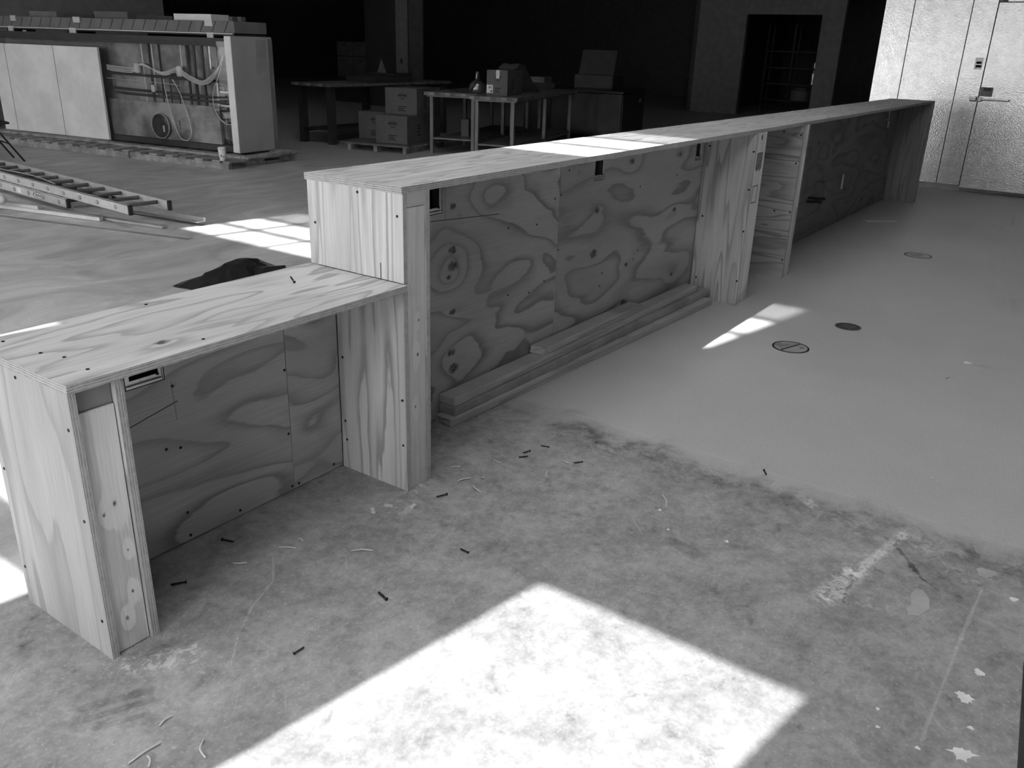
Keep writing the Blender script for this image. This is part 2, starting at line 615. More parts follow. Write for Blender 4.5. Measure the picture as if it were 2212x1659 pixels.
for k, h in enumerate(HOLES):
    w = empty('door_1' if k == 0 else 'window_%d' % k, (XF - .03, (h[0] + h[1]) / 2, h[2]), kind='structure')
    hy, hz = (h[1] - h[0]) / 2, h[3] - h[2]
    up = k in (3, 4)
    f = bmesh.new()
    t = .02
    bars_z = [UM1 - UP0, UM2 - UP0] if up else ([1.70 - .35] if k == 1 else ([1.1] if k == 5 else []))
    bars_y = {3: [.0], 4: [.42, -.2], 5: [0], 2: [0], 6: [0], 7: [0]}.get(k, [])
    if k == 22:
        bars_y = [-.5, .55]
    for b in bars_z:
        hw = .075 if k == 1 else .018
        box(-.02, .02, -hy, hy, b - hw, b + hw, f)
    for b in bars_y:
        box(-.02, .02, b - .02, b + .02, 0, hz, f)
    if not (bars_z or bars_y):
        box(-.02, .02, -hy + .001, -hy + .01, 0, hz, f)
    obj('frame', f, M_frame, w)
    cuts = [0] + bars_z + [hz]
    for i in range(len(cuts) - 1):
        mt = (M_glass if k == 5 else M_glass_low) if not up else (M_glass_dim if i == 2 else M_glass_up)
        obj('pane', box(-.003, .003, -hy, hy, cuts[i], cuts[i + 1]), mt, w)
    pd = bpy.data.lights.new('daylight_portal', 'AREA')
    pd.shape = 'RECTANGLE'
    pd.size = hy * 2
    pd.size_y = hz
    pd.cycles.is_portal = True
    po = bpy.data.objects.new('daylight_portal', pd)
    C.objects.link(po)
    po.location = (XF - .08, (h[0] + h[1]) / 2, (h[2] + h[3]) / 2)
    po.rotation_euler = Vector((1, 0, 0)).to_track_quat('-Z', 'Z').to_euler()
rl = empty('window_9', ((SKYL[0] + SKYL[1]) / 2, (SKYL[2] + SKYL[3]) / 2, 10.05), kind='structure')
hx, hy = (SKYL[1] - SKYL[0]) / 2, (SKYL[3] - SKYL[2]) / 2
obj('pane', box(-hx, hx, -hy, hy, -.004, .004), M_glass, rl)
for k in (-1, 0, 1):
    obj('glazing_bar', box(k * hx * .5 - .03, k * hx * .5 + .03, -hy, hy, -.05, -.006), M_frame, rl)
pd = bpy.data.lights.new('daylight_portal', 'AREA')
pd.shape = 'RECTANGLE'
pd.size, pd.size_y = hx * 2, hy * 2
pd.cycles.is_portal = True
po = bpy.data.objects.new('daylight_portal', pd)
C.objects.link(po)
po.location = (rl.location.x, rl.location.y, 10.12)
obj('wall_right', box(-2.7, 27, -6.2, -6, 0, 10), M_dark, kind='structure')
obj('wall_left', box(-2.7, 8.06, 13.0, 13.2, 0, 10), flat('grey_partition', .2, .8), kind='structure')
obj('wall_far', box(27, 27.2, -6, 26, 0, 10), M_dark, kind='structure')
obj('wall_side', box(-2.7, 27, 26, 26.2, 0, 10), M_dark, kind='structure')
# partition with a dark doorway far behind the counter
obj('wall_back', holed('x', 20.0, 20.15, 4.30, 7.92, 0, 10.0, [(4.82, 6.66, 0, 2.36)], 0, 0), flat('grey_drywall', .26, .8), kind='structure')
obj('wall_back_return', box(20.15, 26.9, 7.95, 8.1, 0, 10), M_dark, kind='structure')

# ------------------------------------------------------------------ plywood counters
H, HL, D, YB = 1.067, .757, .446, .325
TT = .022


def plyface(mat, ax):
    """material list / index tuple for a sheet whose thickness is along ax"""
    e = {'x': E_x, 'y': E_y, 'z': E_z}[ax]
    mi = [1, 1, 1]
    mi['xyz'.index(ax)] = 0
    return [mat, e], tuple(mi)


def sheet(name, parent, mat, ax, *b, label=None):
    ms, mi = plyface(mat, ax)
    return obj(name, box(*b, mi=mi), ms, parent, label)


screw_me = None


def screw_heads(parent, axis, pts, r=.0042):
    """dark recessed screw heads on a sheet; axis is the outward normal"""
    global screw_me
    if screw_me is None:
        bm = lathe([(0.0, .0006), (.6, .0007), (1.0, .0012), (1.05, .0)], seg=10)
        for v in bm.verts:
            v.co.x *= .0042
            v.co.y *= .0042
        screw_me = bpy.data.meshes.new('screw_head')
        bm.to_mesh(screw_me)
        bm.free()
        screw_me.materials.append(M_screw)
    q = Vector(axis).to_track_quat('Z', 'Y').to_euler()
    for p in pts:
        o = bpy.data.objects.new('screw_head', screw_me)
        C.objects.link(o)
        o.parent = parent
        o.location = p
        o.rotation_euler = q
        s = r / .0042
        o.scale = (s, s, 1)


tall = empty('tall_counter', (0, 0, 0), 0, 'long bar-height plywood counter with open knee spaces running into the distance', 'counter')
W_top = wood('ply_top_tall', 'x', 'y', .62, .36, .9, 9.0, 9, 11.0, jag=.5)
top_t = sheet('top_panel', tall, W_top, 'z', -.012, 8.415, 0.006, D, H - TT, H)
W_e1 = wood('ply_end_upper', 'z', 'y', .74, .42, .42, 8.5, 6, 21.5, lines=[((.745, .105), (.81, .105), .004, .2)])
sheet('end_panel', tall, W_e1, 'x', -.010, .008, 0.004, .436, HL + .002, H - TT)
W_e2 = wood('ply_end_lower', 'z', 'y', .74, .36, .55, 6.5, 7, 33.2)
sheet('end_panel', tall, W_e2, 'x', -.010, .008, 0.004, YB - .003, 0.0, HL - TT - .002)
stud = obj('stud', box(.011, .096, .006, .042, 0.0, H - TT - .045, bevel=.002), M_stud, tall)
obj('block', box(.011, .096, .005, .044, H - TT - .043, H - TT), M_lum, tall)
W_in = wood('ply_inner', 'z', 'y', .6, .38, .6, 8.0, 6, 51.0)
sheet('inner_panel', tall, W_in, 'x', .098, .118, 0.003, YB - .001, 0, H - TT)

kn1 = [(.637, .886, .014), (.638, .712, .018), (.639, .645, .024), (.612, .603, .012), (.64, .451, .014), (.632, .274, .018), (.648, .20, .024)]
kn2 = [(1.80, .723, .020), (1.794, .496, .024), (2.146, .933, .018), (2.748, .922, .012), (2.74, .605, .017), (2.168, .372, .016), (2.166, .155, .020), (2.79, .20, .014)]
W_b1 = wood('ply_back_near', 'x', 'z', .50, .24, 1.25, 2.7, 5.5, 71.3, kn1,
            lines=[((.5, .845), (.95, .815), .0022, .08), ((.59, .98), (.59, .84), .0018, .2), ((1.02, 1.05), (1.02, .93), .0018, .2)], fs=1.5, jag=.16)
W_b2 = wood('ply_back_mid', 'x', 'z', .44, .24, .8, 3.0, 5.0, 88.1, kn2, fs=1.4, jag=.16)
BOX_T = [(.455, .575, .868, .985), (1.745, 1.855, .872, .985), (2.965, 3.055, .868, .985), (7.80, 7.90, .868, .985)]
BOX_L = [(-.815, -.690, .553, .675)]


def back(name, parent, mat, x0, x1, ztop, boxes):
    hs = [b for b in boxes if x0 < b[0] < x1]
    return obj(name, holed('y', YB, YB + .018, x0, x1, .004, ztop, hs), [mat, E_y], parent)


back('back_panel', tall, W_b1, .119, 1.433, H - TT, BOX_T)
back('back_panel', tall, W_b2, 1.436, 3.088, H - TT, BOX_T)
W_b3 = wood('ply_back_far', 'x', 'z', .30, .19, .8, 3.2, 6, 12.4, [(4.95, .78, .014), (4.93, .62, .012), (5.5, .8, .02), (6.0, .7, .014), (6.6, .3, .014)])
back('back_panel', tall, W_b3, 3.27, 3.975, H - TT, BOX_T)
back('back_panel', tall, W_b3, 4.12, 6.2098, H - TT, BOX_T)
back('back_panel', tall, W_b3, 6.2102, 8.295, H - TT, BOX_T)
sheet('rear_panel', tall, W_b3, 'y', .0085, 8.397, .418, .436, 0, H - TT)

# pier 1
W_p1 = wood('ply_pier_near', 'z', 'y', .60, .32, .6, 7.5, 6.5, 42.7)
sheet('pier_panel', tall, W_p1, 'x', 3.09, 3.108, 0.002, YB - .002, 0, H - TT)
ps = obj('stud', box(3.110, 3.265, .004, .042, 0, H - TT, bevel=.002), M_stud, tall)
for k in range(5):
    obj('stamp_line', box(3.135 + .02 * k, 3.145 + .02 * k, .0030, .0045, .83 - .01 * (k % 2), .93), M_ink, ps)
obj('stamp_line', box(3.17, 3.185, .0030, .0045, 1.005, 1.03), M_ink, ps)
st = bmesh.new()
box(3.13, 3.215, .0030, .0045, .73, .734, st)
box(3.13, 3.134, .0030, .0045, .634, .73, st)
box(3.211, 3.215, .0030, .0045, .634, .73, st)
box(3.13, 3.215, .0030, .0045, .63, .634, st)
bmesh.ops.remove_doubles(st, verts=list(st.verts), dist=1e-5)
obj('grade_stamp', st, M_ink, ps, label='dark inked grade stamp on the stud face', kind='stuff')
sheet('pier_panel', tall, W_in, 'x', 3.267, 3.269, 0.01, YB - .002, 0, H - TT)
# pier 2: horizontal grain
W_p2 = wood('ply_pier_far', 'y', 'z', .48, .20, .8, 7.0, 7.5, 63.9)
sheet('pier_panel', tall, W_p2, 'x', 3.978, 3.996, .004, YB - .002, 0, H - TT)
obj('stud', box(3.998, 4.085, .012, .05, 0, H - TT, bevel=.002), M_stud, tall)
sheet('pier_panel', tall, W_in, 'x', 4.087, 4.105, .004, YB - .002, 0, H - TT)
# far end
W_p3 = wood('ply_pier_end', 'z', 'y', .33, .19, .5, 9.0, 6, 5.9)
sheet('pier_panel', tall, W_p3, 'x', 8.298, 8.316, .004, YB - .002, 0, H - TT)
obj('stud', box(8.318, 8.395, .006, .044, 0, H - TT, bevel=.002), M_stud, tall)
sheet('end_panel', tall, W_p3, 'x', 8.398, 8.413, .004, .436, 0, H - TT)

low = empty('low_counter', (-.02, 0, 0), 0, 'low desk-height plywood counter section nearest the camera', 'counter')
for_low = []
W_tl = wood('ply_top_low', 'x', 'y', .60, .34, 1.1, 5.0, 8, 101.4, [(-.83, .09, .016)], jag=.3)
W_el = wood('ply_low_end', 'z', 'y', .57, .35, .6, 5.5, 5, 115.0)
W_bl = wood('ply_low_back', 'x', 'z', .55, .28, .9, 3.6, 7.0, 131.7, lines=[((-.86, .435), (-.66, .475), .0022, .06), ((-.672, .54), (-.668, .42), .0014, .22)], fs=1.2, jag=.16)
p = low
off = .02


def lsheet(name, mat, ax, x0, x1, *b):
    o = sheet(name, low, mat, ax, x0, x1, *b)
    o.location.x = off
    return o


lsheet('top_panel', W_tl, 'z', -1.138, -.0115, -.012, D, HL - TT, HL)
lsheet('end_panel', W_el, 'x', -1.133, -1.115, 0, .412, 0, HL - TT)
o = obj('stud', box(-1.112, -1.024, .010, .047, .002, HL - TT - .062, bevel=.0015), M_stud, low)
o.location.x = off
o = obj('block', box(-1.112, -1.024, .016, .05, HL - TT - .06, HL - TT - .004), flat('dark_block', .26, .8), low, label='dark wooden block at the head of the post')
o.location.x = off
lsheet('inner_panel', W_in, 'x', -1.021, -1.0, 0, YB - .001, 0, HL - TT - .006)
o = back('back_panel', low, W_bl, -1.0, -.247, HL - TT, BOX_L)
o.location.x = off
o = back('back_panel', low, wood('ply_low_back_right', 'x', 'z', .55, .28, 1.3, 3.4, 8, 141.9, fs=1.3, jag=.16), -.244, -.0115, HL - TT, BOX_L)
o.location.x = off
lsheet('rear_panel', W_b3, 'y', -1.1145, -.0115, .394, .411, 0, HL - TT)

screw_heads(low, (0, -1, 0), [(x + off, YB - .0002, z) for x, z in [(-.67, .526), (-.668, .325), (-.715, .337), (-.242 - .012, .455), (-.256, .221), (-.672, .102), (-.671, .02), (-.48, .022), (-.257, .018), (-.226, .016), (-.057, .024)]], .0046)
screw_heads(low, (-1, 0, 0), [(-1.1332 + off, y, z) for y, z in [(.231, .716), (.02, .639), (.395, .42), (.395, .119), (.022, .398), (.022, .11)]], .0042)
screw_heads(low, (0, 0, 1), [(x + off, y, HL + .0002) for x, y in [(-1.078, .387), (-1.063, .236), (-1.043, .166), (-1.052, .049), (-.666, .411), (-.751, .03)]], .0045)
screw_heads(tall, (-1, 0, 0), [(-.0102, y, z) for y, z in [(.302, .438), (.302, .191), (.298, .116), (.02, .346), (.02, .176), (.199, 1.03), (.405, .904), (.028, .974)]], .0045)
screw_heads(tall, (-1, 0, 0), [(3.0898, y, z) for y, z in [(.291, .95), (.012, .94), (.012, .717), (.012, .464), (.288, .523), (.012, .151), (.285, .129)]], .006)
screw_heads(tall, (-1, 0, 0), [(3.9778, y, z) for y, z in [(.137, .996), (.018, .981), (.025, .795), (.015, .464), (.02, .125), (.126, .462)]], .006)
screw_heads(tall, (0, -1, 0), [(x, YB - .0002, z) for x, z in [(1.023, .745), (1.25, .727), (1.034, .44), (1.203, .415), (1.331, .446), (1.445, .577), (1.395, .826), (1.445, .839), (1.51, .946), (2.263, .79), (2.295, .434), (2.253, .388), (1.882, .308), (1.898, .376), (2.725, .807)]], .0045)


def outlet(parent, b, dx=0.0, pale=False):
    """metal device box set into the back panel: open body, front ring, lower lip"""
    x0, x1, z0, z1 = b
    bm = bmesh.new()
    y0, y1 = YB + .0005, YB + .052
    g = .003
    box(x0 + g, x0 + g + .002, y0, y1, z0 + g, z1 - g, bm)
    box(x1 - g - .002, x1 - g, y0, y1, z0 + g, z1 - g, bm)
    box(x0 + g, x1 - g, y0, y1, z0 + g, z0 + g + .002, bm)
    box(x0 + g, x1 - g, y0, y1, z1 - g - .002, z1 - g, bm)
    o = obj('outlet_box', bm, M_steel, parent)
    o.location.x = dx
    i = obj('cavity_shade', box(x0 + .006, x1 - .006, y1 - .004, y1 - .002, z0 + .006, z1 - .006), M_black, o, label='black sheet standing for the shade inside the box')  # black sheet puts the shade inside the box into colour
    w = (x1 - x0)
    ring = holed('y', YB + .004, YB + .006, x0 + .006, x1 - .006, z0 + .006, z1 - .006, [(x0 + .018, x1 - .016, z0 + .024, z1 - .012)], 0, 0)
    obj('mud_ring', ring, M_steel, o)
    lip = box(x0 + .002, x1 - .01, YB - .004, YB + .006, z0 + .004, z0 + .012, bevel=.001)
    obj('bracket', lip, M_steel, o, label='bright bent metal lip under the box')
    sc = lathe([(0, .003), (.0045, .0028), (.005, 0)], seg=10)
    for v in sc.verts:
        v.co = Vector((x1 - .02 + v.co.x, YB + .004 - v.co.z, z0 + .024 + v.co.y))
    obj('screw', sc, M_screw, o)
    return o


for b in BOX_T:
    outlet(tall, b)
outlet(low, BOX_L[0], off)
# further fittings on the far back panels
f1 = obj('outlet_box', box(5.60, 5.72, YB - .05, YB - .0005, .30, .47, bevel=.003), M_shut, tall, label='dark surface box on the far back panel')
f2 = bmesh.new()
tube((5.30, .285, .345), (5.62, .265, .305), .012, f2)
obj('conduit', f2, M_ink, tall, label='dark pipe poking out of the far back panel')
f2 = bmesh.new()
tube((5.38, .30, .365), (5.74, .27, .315), .010, f2)
obj('conduit', f2, M_ink, tall, label='dark pipe poking out of the far back panel')
obj('bright_tab', box(6.39, 6.43, YB - .02, YB - .0005, .32, .46, bevel=.006), M_steel, tall, label='bright metal tab standing for light caught in a cutout of the far back panel')  # steel piece added to show light reflected in a panel cutout
obj('bright_tab', box(7.83, 7.865, YB - .02, YB - .0005, .80, .865, bevel=.006), M_steel, tall, label='bright metal tab under the far box')

# ------------------------------------------------------------------ lumber leaning along the foot of the tall counter
def lumber(name, a, b, w, h, z, label, mat=M_lum, chip=False):
    a, b = Vector((*a, 0)), Vector((*b, 0))
    L = (b - a).length
    ang = math.atan2(b.y - a.y, b.x - a.x)
    bm = box(0, L, 0, w, 0, h, bevel=.004)
    if chip:
        for v in bm.verts:
            if v.co.x < .02:
                v.co.x += random.uniform(0, .035) * (1 + (v.co.z / h))
    return obj(name, bm, mat, None, label, 'lumber', 'loose framing lumber', loc=(a.x, a.y, z), rz=ang)


lumber('timber', (.500, .222), (2.985, .118), .086, .038, 0.0, 'lowest loose two-by-four lying on the floor against the tall counter', chip=True)
lumber('timber', (.535, .226), (3.06, .170), .086, .038, .0385, 'middle loose two-by-four stacked on the lowest one', flat('lumber_dull', .36, .8, 0, .2, 5))
lumber('timber', (.545, .234), (2.95, .212), .086, .038, .077, 'long two-by-four on top of the stack, touching the back panel')
lumber('timber', (1.21, .240), (2.22, .234), .080, .036, .1155, 'short broken-ended two-by-four resting on the top of the stack', chip=True)

# ------------------------------------------------------------------ walk-in cooler on the right
XC = 9.70
cooler = empty('walk_in_cooler', (XC, 0, 0), 0, 'walk-in cooler clad in pale embossed metal panels with a flush door', 'cooler')


def cpart(name, b, mat=M_cool, parent=cooler, bevel=0.0, label=None):
    return obj(name, box(*b, bevel=bevel), mat, parent, label)


cpart('core', (.02, 4.0, -5.8, .985, .06, 2.66), M_black)
cpart('curb', (.012, 3.95, -5.75, .97, 0, .068), flat('concrete_curb', .3, .8))
seams = [.992, .663, .036]
DL = -.222
for a, b in zip(seams, seams[1:] + [DL]):
    cpart('wall_panel', (0, .05, b + .0035, a - .0035, .07, 2.68), bevel=.002)
cpart('wall_panel', (0, .05, -1.16, DL - .004, 2.102, 2.68), bevel=.002)
for a, b in [(-1.165, -2.3), (-2.3, -3.5), (-3.5, -4.7), (-4.7, -5.79)]:
    cpart('wall_panel', (0, .05, b + .0035, a - .0035, .07, 2.68), bevel=.002)
cpart('wall_panel', (.051, 4.0, .986, .992, .07, 2.68), label='side panel facing the dark room')
cpart('roof_panel', (0, 4.0, -5.8, .992, 2.682, 2.72))
door = cpart('door', (-.012, .05, -1.156, DL - .006, .012, 2.094), bevel=.004)
cpart('kick_strip', (-.016, -.0121, -1.15, DL - .012, .014, .05), M_shut, door)
h = bmesh.new()
box(-.055, -.0125, -.27, -.225, 1.035, 1.085, h, bevel=.008)
hb = obj('latch', h, M_stain, door, label='chrome latch body')
h = box(-.075, -.05, -.555, -.262, 1.052, 1.076, bevel=.008)
obj('lever', h, M_stain, door, label='long chrome lever handle')
obj('strike', box(-.05, -.0005, -.213, -.135, 1.035, 1.088, bevel=.01), M_stain, cooler, label='chrome strike on the frame')
pl = cpart('notice_plate', (-.0135, -.0121, -.362, -.232, 1.095, 1.195), M_shut, door, label='small grey notice plate above the latch')
cpart('notice_print', (-.0142, -.0136, -.34, -.262, 1.155, 1.19), M_gutd, pl)
sw = cpart('switch_plate', (-.006, -.0002, -.190, -.110, 1.385, 1.512), M_alu, cooler, bevel=.002, label='pale switch plate with two dark rockers')
cpart('rocker', (-.010, -.0061, -.178, -.125, 1.445, 1.470), M_black, sw)
cpart('rocker', (-.010, -.0061, -.183, -.124, 1.405, 1.432), M_black, sw)
t = lathe([(0, .02), (.03, .019), (.045, .012), (.05, 0)], seg=20)
for v in t.verts:
    v.co = Vector((-v.co.z - .0005, v.co.x - .27, v.co.y + 2.14))
obj('dial', t, M_shut, cooler, label='round dial above the door')

# ------------------------------------------------------------------ refrigerated display case on pallets (its own frame: x depth, y length)
CA, CR = (4.96, 7.249, 0), math.atan2(.1501, .98867)
pal = empty('long_pallet', CA, CR, 'long weathered wooden pallet under the plastic-wrapped display case', 'pallet')


def ppart(name, b, mat=M_pallet, parent=pal, bevel=.003):
    return obj(name, box(*b, bevel=bevel), mat, parent)


for n0 in (-.47, .10, .66):
    ppart('stringer', (n0, n0 + .055, -.30, 1.35, 0, .075))
    ppart('stringer', (n0, n0 + .055, 1.37, 4.45, 0, .075))
yy = -.33
k = 0
while yy < 4.4:
    wv = .11 + .03 * ((k * 7) % 3) / 2
    ppart('deck_board', (-.48 + .012 * ((k * 5) % 3), .73, yy, yy + wv, .076, .098))
    yy += wv + (.13 if k else .07)
    k += 1
ppart('runner', (-.20, -.06, -.24, 1.95, .099, .128))
ppart('runner', (-.16, -.03, 1.97, 4.4, .099, .128))
ppart('runner', (.55, .72, -.24, 4.4, .099, .128))
ppart('cross_board', (-.19, .74, -.36, -.245, .099, .128))

case = empty('display_case', (CA[0], CA[1], 0), CR, 'refrigerated display case wrapped in clear film, its back machinery showing', 'display case')
Z0 = .1285


def kpart(name, b, mat, parent=case, bevel=0.0, label=None):
    return obj(name, box(*b, bevel=bevel), mat, parent, label)


end = kpart('end_panel', (0, .70, -.055, .05, Z0, 1.482), M_greyfilm, bevel=.004, label='grey film-covered end panel')
kpart('edge_strip', (-.006, -.0005, -.052, .047, Z0 + .01, 1.475), M_whiteb, end, label='bright white front edge')
kpart('corner_guard', (.63, .705, -.062, -.0555, Z0 + .01, 1.46), M_shut, end)
film = prism([(.40, 1.03), (.58, 1.12), (.60, 1.44), (.42, 1.45)], -.001, .001)
for v in film.verts:
    v.co = Vector((v.co.x, -.0575 + v.co.z, v.co.y))
obj('loose_film', film, flat('torn_film', .33, .4), end)
kpart('base', (.06, .70, .052, 4.38, Z0, .20), M_gutd)
kpart('machine_panel', (.16, .20, .052, 2.24, .30, 1.44), M_gut, label='streaky zinc panel behind the pipes')
kpart('drip_panel', (.07, .11, .30, 2.24, .205, .66), M_gut, label='lower zinc panel')
kpart('body', (.21, .70, .052, 4.38, .205, 1.44), M_shut)
for j, (a, b) in enumerate([(2.245, 3.095), (3.107, 4.095), (4.107, 4.38)]):
    kpart('white_panel', (-.012, .02, a, b, Z0 + .003, 1.292), M_white)
for y0 in (3.095, 4.095):
    kpart('seam', (-.0118, .0205, y0 + .0004, y0 + .0116, Z0 + .004, 1.29), M_shut, label='dark seam between the white panels')
kpart('panel_backing', (.021, .05, 2.25, 4.38, Z0 + .003, 1.285), M_gutd)
kpart('header', (.03, .20, .052, 4.38, 1.36, 1.455), M_gutd)
slab = kpart('top_slab', (.10, .66, -.03, 4.36, 1.512, 1.645), M_cardt, bevel=.006, label='cardboard-wrapped top slab with slanted creases')
for k in range(22):
    y0 = .05 + k * .195
    c = bmesh.new()
    vs = [c.verts.new(q) for q in ((.0988, y0 + .075, 1.52), (.0988, y0 + .085, 1.52), (.0988, y0 + .012, 1.64), (.0988, y0, 1.64))]
    c.faces.new(vs)
    bmesh.ops.solidify(c, geom=list(c.faces), thickness=.001)
    obj('crease', c, M_ink, slab)
kpart('light_strip', (.07, .0995, -.02, 4.3, 1.500, 1.511), M_whiteb, bevel=.002, label='thin bright strip under the top slab')
kpart('under_rail', (.10, .64, -.02, 4.36, 1.484, 1.498), M_gutd)
for y0 in (.10, 1.55, 3.0, 4.25):
    kpart('post', (.22, .62, y0, y0 + .06, 1.441, 1.483), M_gutd)
for y0, z0, w in [(.30, 1.585, .12), (2.62, 1.585, .12), (3.9, 1.585, .10), (.30, 1.445, .10), (2.72, 1.45, .12), (3.98, 1.45, .1), (3.72, 1.40, .06)]:
    kpart('tape', (.082, .0975, y0, y0 + w, z0, z0 + .07), M_tape)
for y0 in (-.01, .0):
    pass
def packing(b, mat, label, cat='packing'):
    o = obj('packing_piece', box(*b, bevel=.003), mat, None, label, cat, 'packing pieces on the display case', loc=(CA[0], CA[1], 0), rz=CR)
    return o


packing((.20, .5, .42, 1.04, 1.646, 1.721), M_whiteb, 'bright white flat piece lying on the right part of the display case top')
packing((.20, .5, 1.85, 2.47, 1.646, 1.731), M_card, 'brownish flat piece lying on the middle of the display case top')
packing((.20, .5, 3.2, 3.75, 1.646, 1.716), M_cardt, 'dark flat piece lying on the left part of the display case top')
packing((.28, .36, .02, .08, 1.646, 1.70), M_card, 'tiny block at the right corner of the display case top')
packing((.28, .36, .16, .22, 1.646, 1.70), M_card, 'tiny block beside the white piece on the display case top')
packing((.25, .5, 1.12, 1.75, 1.646, 1.69), M_gutd, 'low black piece between the white and the brownish piece on the display case')
packing((.25, .5, 2.55, 3.1, 1.646, 1.69), M_gutd, 'low black piece left of the brownish piece on the display case')
# machinery
for y0, zz, z1, m in [(1.58, .62, 1.42, M_tape), (1.40, .72, 1.42, M_tape), (.90, 1.0, 1.40, M_wire), (.42, 1.1, 1.42, M_steel), (.34, .25, .95, M_steel)]:
    kpart('strut', (.125, .150, y0, y0 + .022, zz, z1), m, bevel=.002)
    kpart('strut_web', (.13, .158, y0 - .10, y0, zz + .02, z1 - .01), M_gut)
for y0, z0, z1 in [(.78, .62, 1.38), (.66, .60, 1.38), (1.26, .55, 1.36), (.52, .20, 1.38), (1.12, .5, .95), (.98, .45, .95)]:
    o = obj('pipe', tube((.10, y0, z0), (.10, y0, z1), .017 if y0 < .8 else .009), M_gutd, case)
for z0, z1 in [(.985, .955), (.80, .76), (.745, .71)]:
    obj('pipe', tube((.085, 2.18, z0), (.085, .12, z1), .016), M_gutd, case)
for k in range(4):
    dz = .018 * k
    obj('cable', path([(.07, 2.2, 1.08 - dz), (.068, 1.75, 1.06 - dz), (.064, 1.55, 1.10 + dz * .4), (.062, 1.2, 1.03 - dz * .6), (.06, .95, 1.09 - dz), (.05, .70, 1.0 - dz), (.05, .50, .955 - dz * .8), (.045, .30, 1.06 - dz), (.04, .12, 1.22 + dz)], .006, seg=6), M_wire, case)
obj('cable', path([(.05, .10, 1.30), (.05, .22, 1.05), (.05, .36, .80), (.05, .33, .58), (.05, .20, .47), (.06, .12, .46)], .006, seg=6), M_wire, case)
obj('cable', path([(.05, 1.18, .95), (.045, 1.14, .7), (.04, 1.06, .42), (.04, .98, .25), (.04, .86, .22), (.04, .78, .30), (.04, .80, .50), (.05, .92, .80), (.05, 1.02, .95)], .006, seg=6), M_wire, case)
obj('cable', path([(.04, 2.2, .92), (.04, 1.2, .90), (.04, .9, .88)], .003, seg=6), M_wire, case)
kpart('junction_box', (.055, .085, .99, 1.04, .33, .45), M_shut, bevel=.004)
for y0, z0 in [(1.60, 1.00), (.86, .985)]:
    o = obj('bracket', box(.05, .10, y0, y0 + .09, z0, z0 + .13, bevel=.02), M_wire, case)
o = obj('valve', box(.05, .09, 1.36, 1.42, .78, .87, bevel=.012), M_tape, case)
fan = lathe([(.0, .02), (.11, .03), (.148, .02), (.155, .0), (.148, -.008), (0.0, -.008)], seg=28)
for v in fan.verts:
    v.co = Vector((.06 - v.co.z, 1.31 + v.co.x, .37 + v.co.y * 1.0))
fo = obj('fan', fan, flat('dark_grille', .035, .3), case, smooth=False)
fr = lathe([(.150, -.004), (.160, -.004), (.160, .012), (.150, .012), (.150, -.004)], seg=28)
for v in fr.verts:
    v.co = Vector((.045 - v.co.z, 1.31 + v.co.x, .37 + v.co.y))
obj('fan_rim', fr, M_steel, fo)
obj('fan_glint', box(.018, .024, 1.22, 1.25, .30, .38, bevel=.003), M_tape, fo)  # pale chip models a highlight on the fan
comp = lathe([(.0, .0), (.055, .005), (.07, .05), (.07, .20), (.05, .26), (0, .27)], seg=20)
for v in comp.verts:
    v.co = Vector((.12 + v.co.x, .155 + v.co.y * .9, .22 + v.co.z))
obj('compressor', comp, M_gutd, case, smooth=True)
for k in range(5):
    kpart('coil', (.06, .14, .07, .26, .58 + .08 * k, .615 + .08 * k), M_stain if k % 2 else M_gutd, bevel=.008)
fl = bmesh.new()
vs = [fl.verts.new(q) for q in ((-.004, .051, Z0 + .01), (-.006, 2.24, Z0 + .01), (.0, 2.24, 1.40), (-.002, .051, 1.42))]
fl.faces.new(vs)
bmesh.ops.subdivide_edges(fl, edges=list(fl.edges), cuts=14, use_grid_fill=True)
for v in fl.verts:
    v.co.x += .008 * math.sin(v.co.y * 4 + v.co.z * 21) * math.sin(v.co.z * 3) + .004 * math.sin(v.co.y * 13 + 2)
obj('plastic_film', fl, M_film, case, smooth=True, label='clear stretch film over the machinery')

cup = empty('paper_cup', (4.545, 6.985, .0985), 0, 'white paper cup standing on the front corner of the long pallet', 'cup')
obj('cup_body', lathe([(.030, 0), (.033, .004), (.046, .135), (.0, .132)], seg=24), M_paper, cup, smooth=True)
obj('cup_lid', lathe([(.049, .136), (.050, .143), (.046, .150), (.044, .158), (0, .158)], seg=24), M_paper, cup, smooth=True)
lg = bmesh.new()
for k, (a, zz) in enumerate([(205, .066), (216, .067)]):
    c, s_ = math.cos(R(a)), math.sin(R(a))
    tube((.0385 * c, .0385 * s_, zz), (.0405 * c, .0405 * s_, zz), .006, lg, 10)
obj('cup_print', lg, M_ink, cup, kind='stuff')
lg = bmesh.new()
for k in range(10):
    a0, a1 = R(198 + 6 * k), R(204 + 6 * k)
    box(-.002, .002, -.0024, .0024, .050, .056, lg)
    for v in lg.verts[-8:] if False else list(lg.verts)[-8:]:
        am = (a0 + a1) / 2
        x, y = v.co.x + .0375, v.co.y
        v.co.x, v.co.y = x * math.cos(am) - y * math.sin(am), x * math.sin(am) + y * math.cos(am)
obj('cup_band', lg, M_ink, cup, kind='stuff')

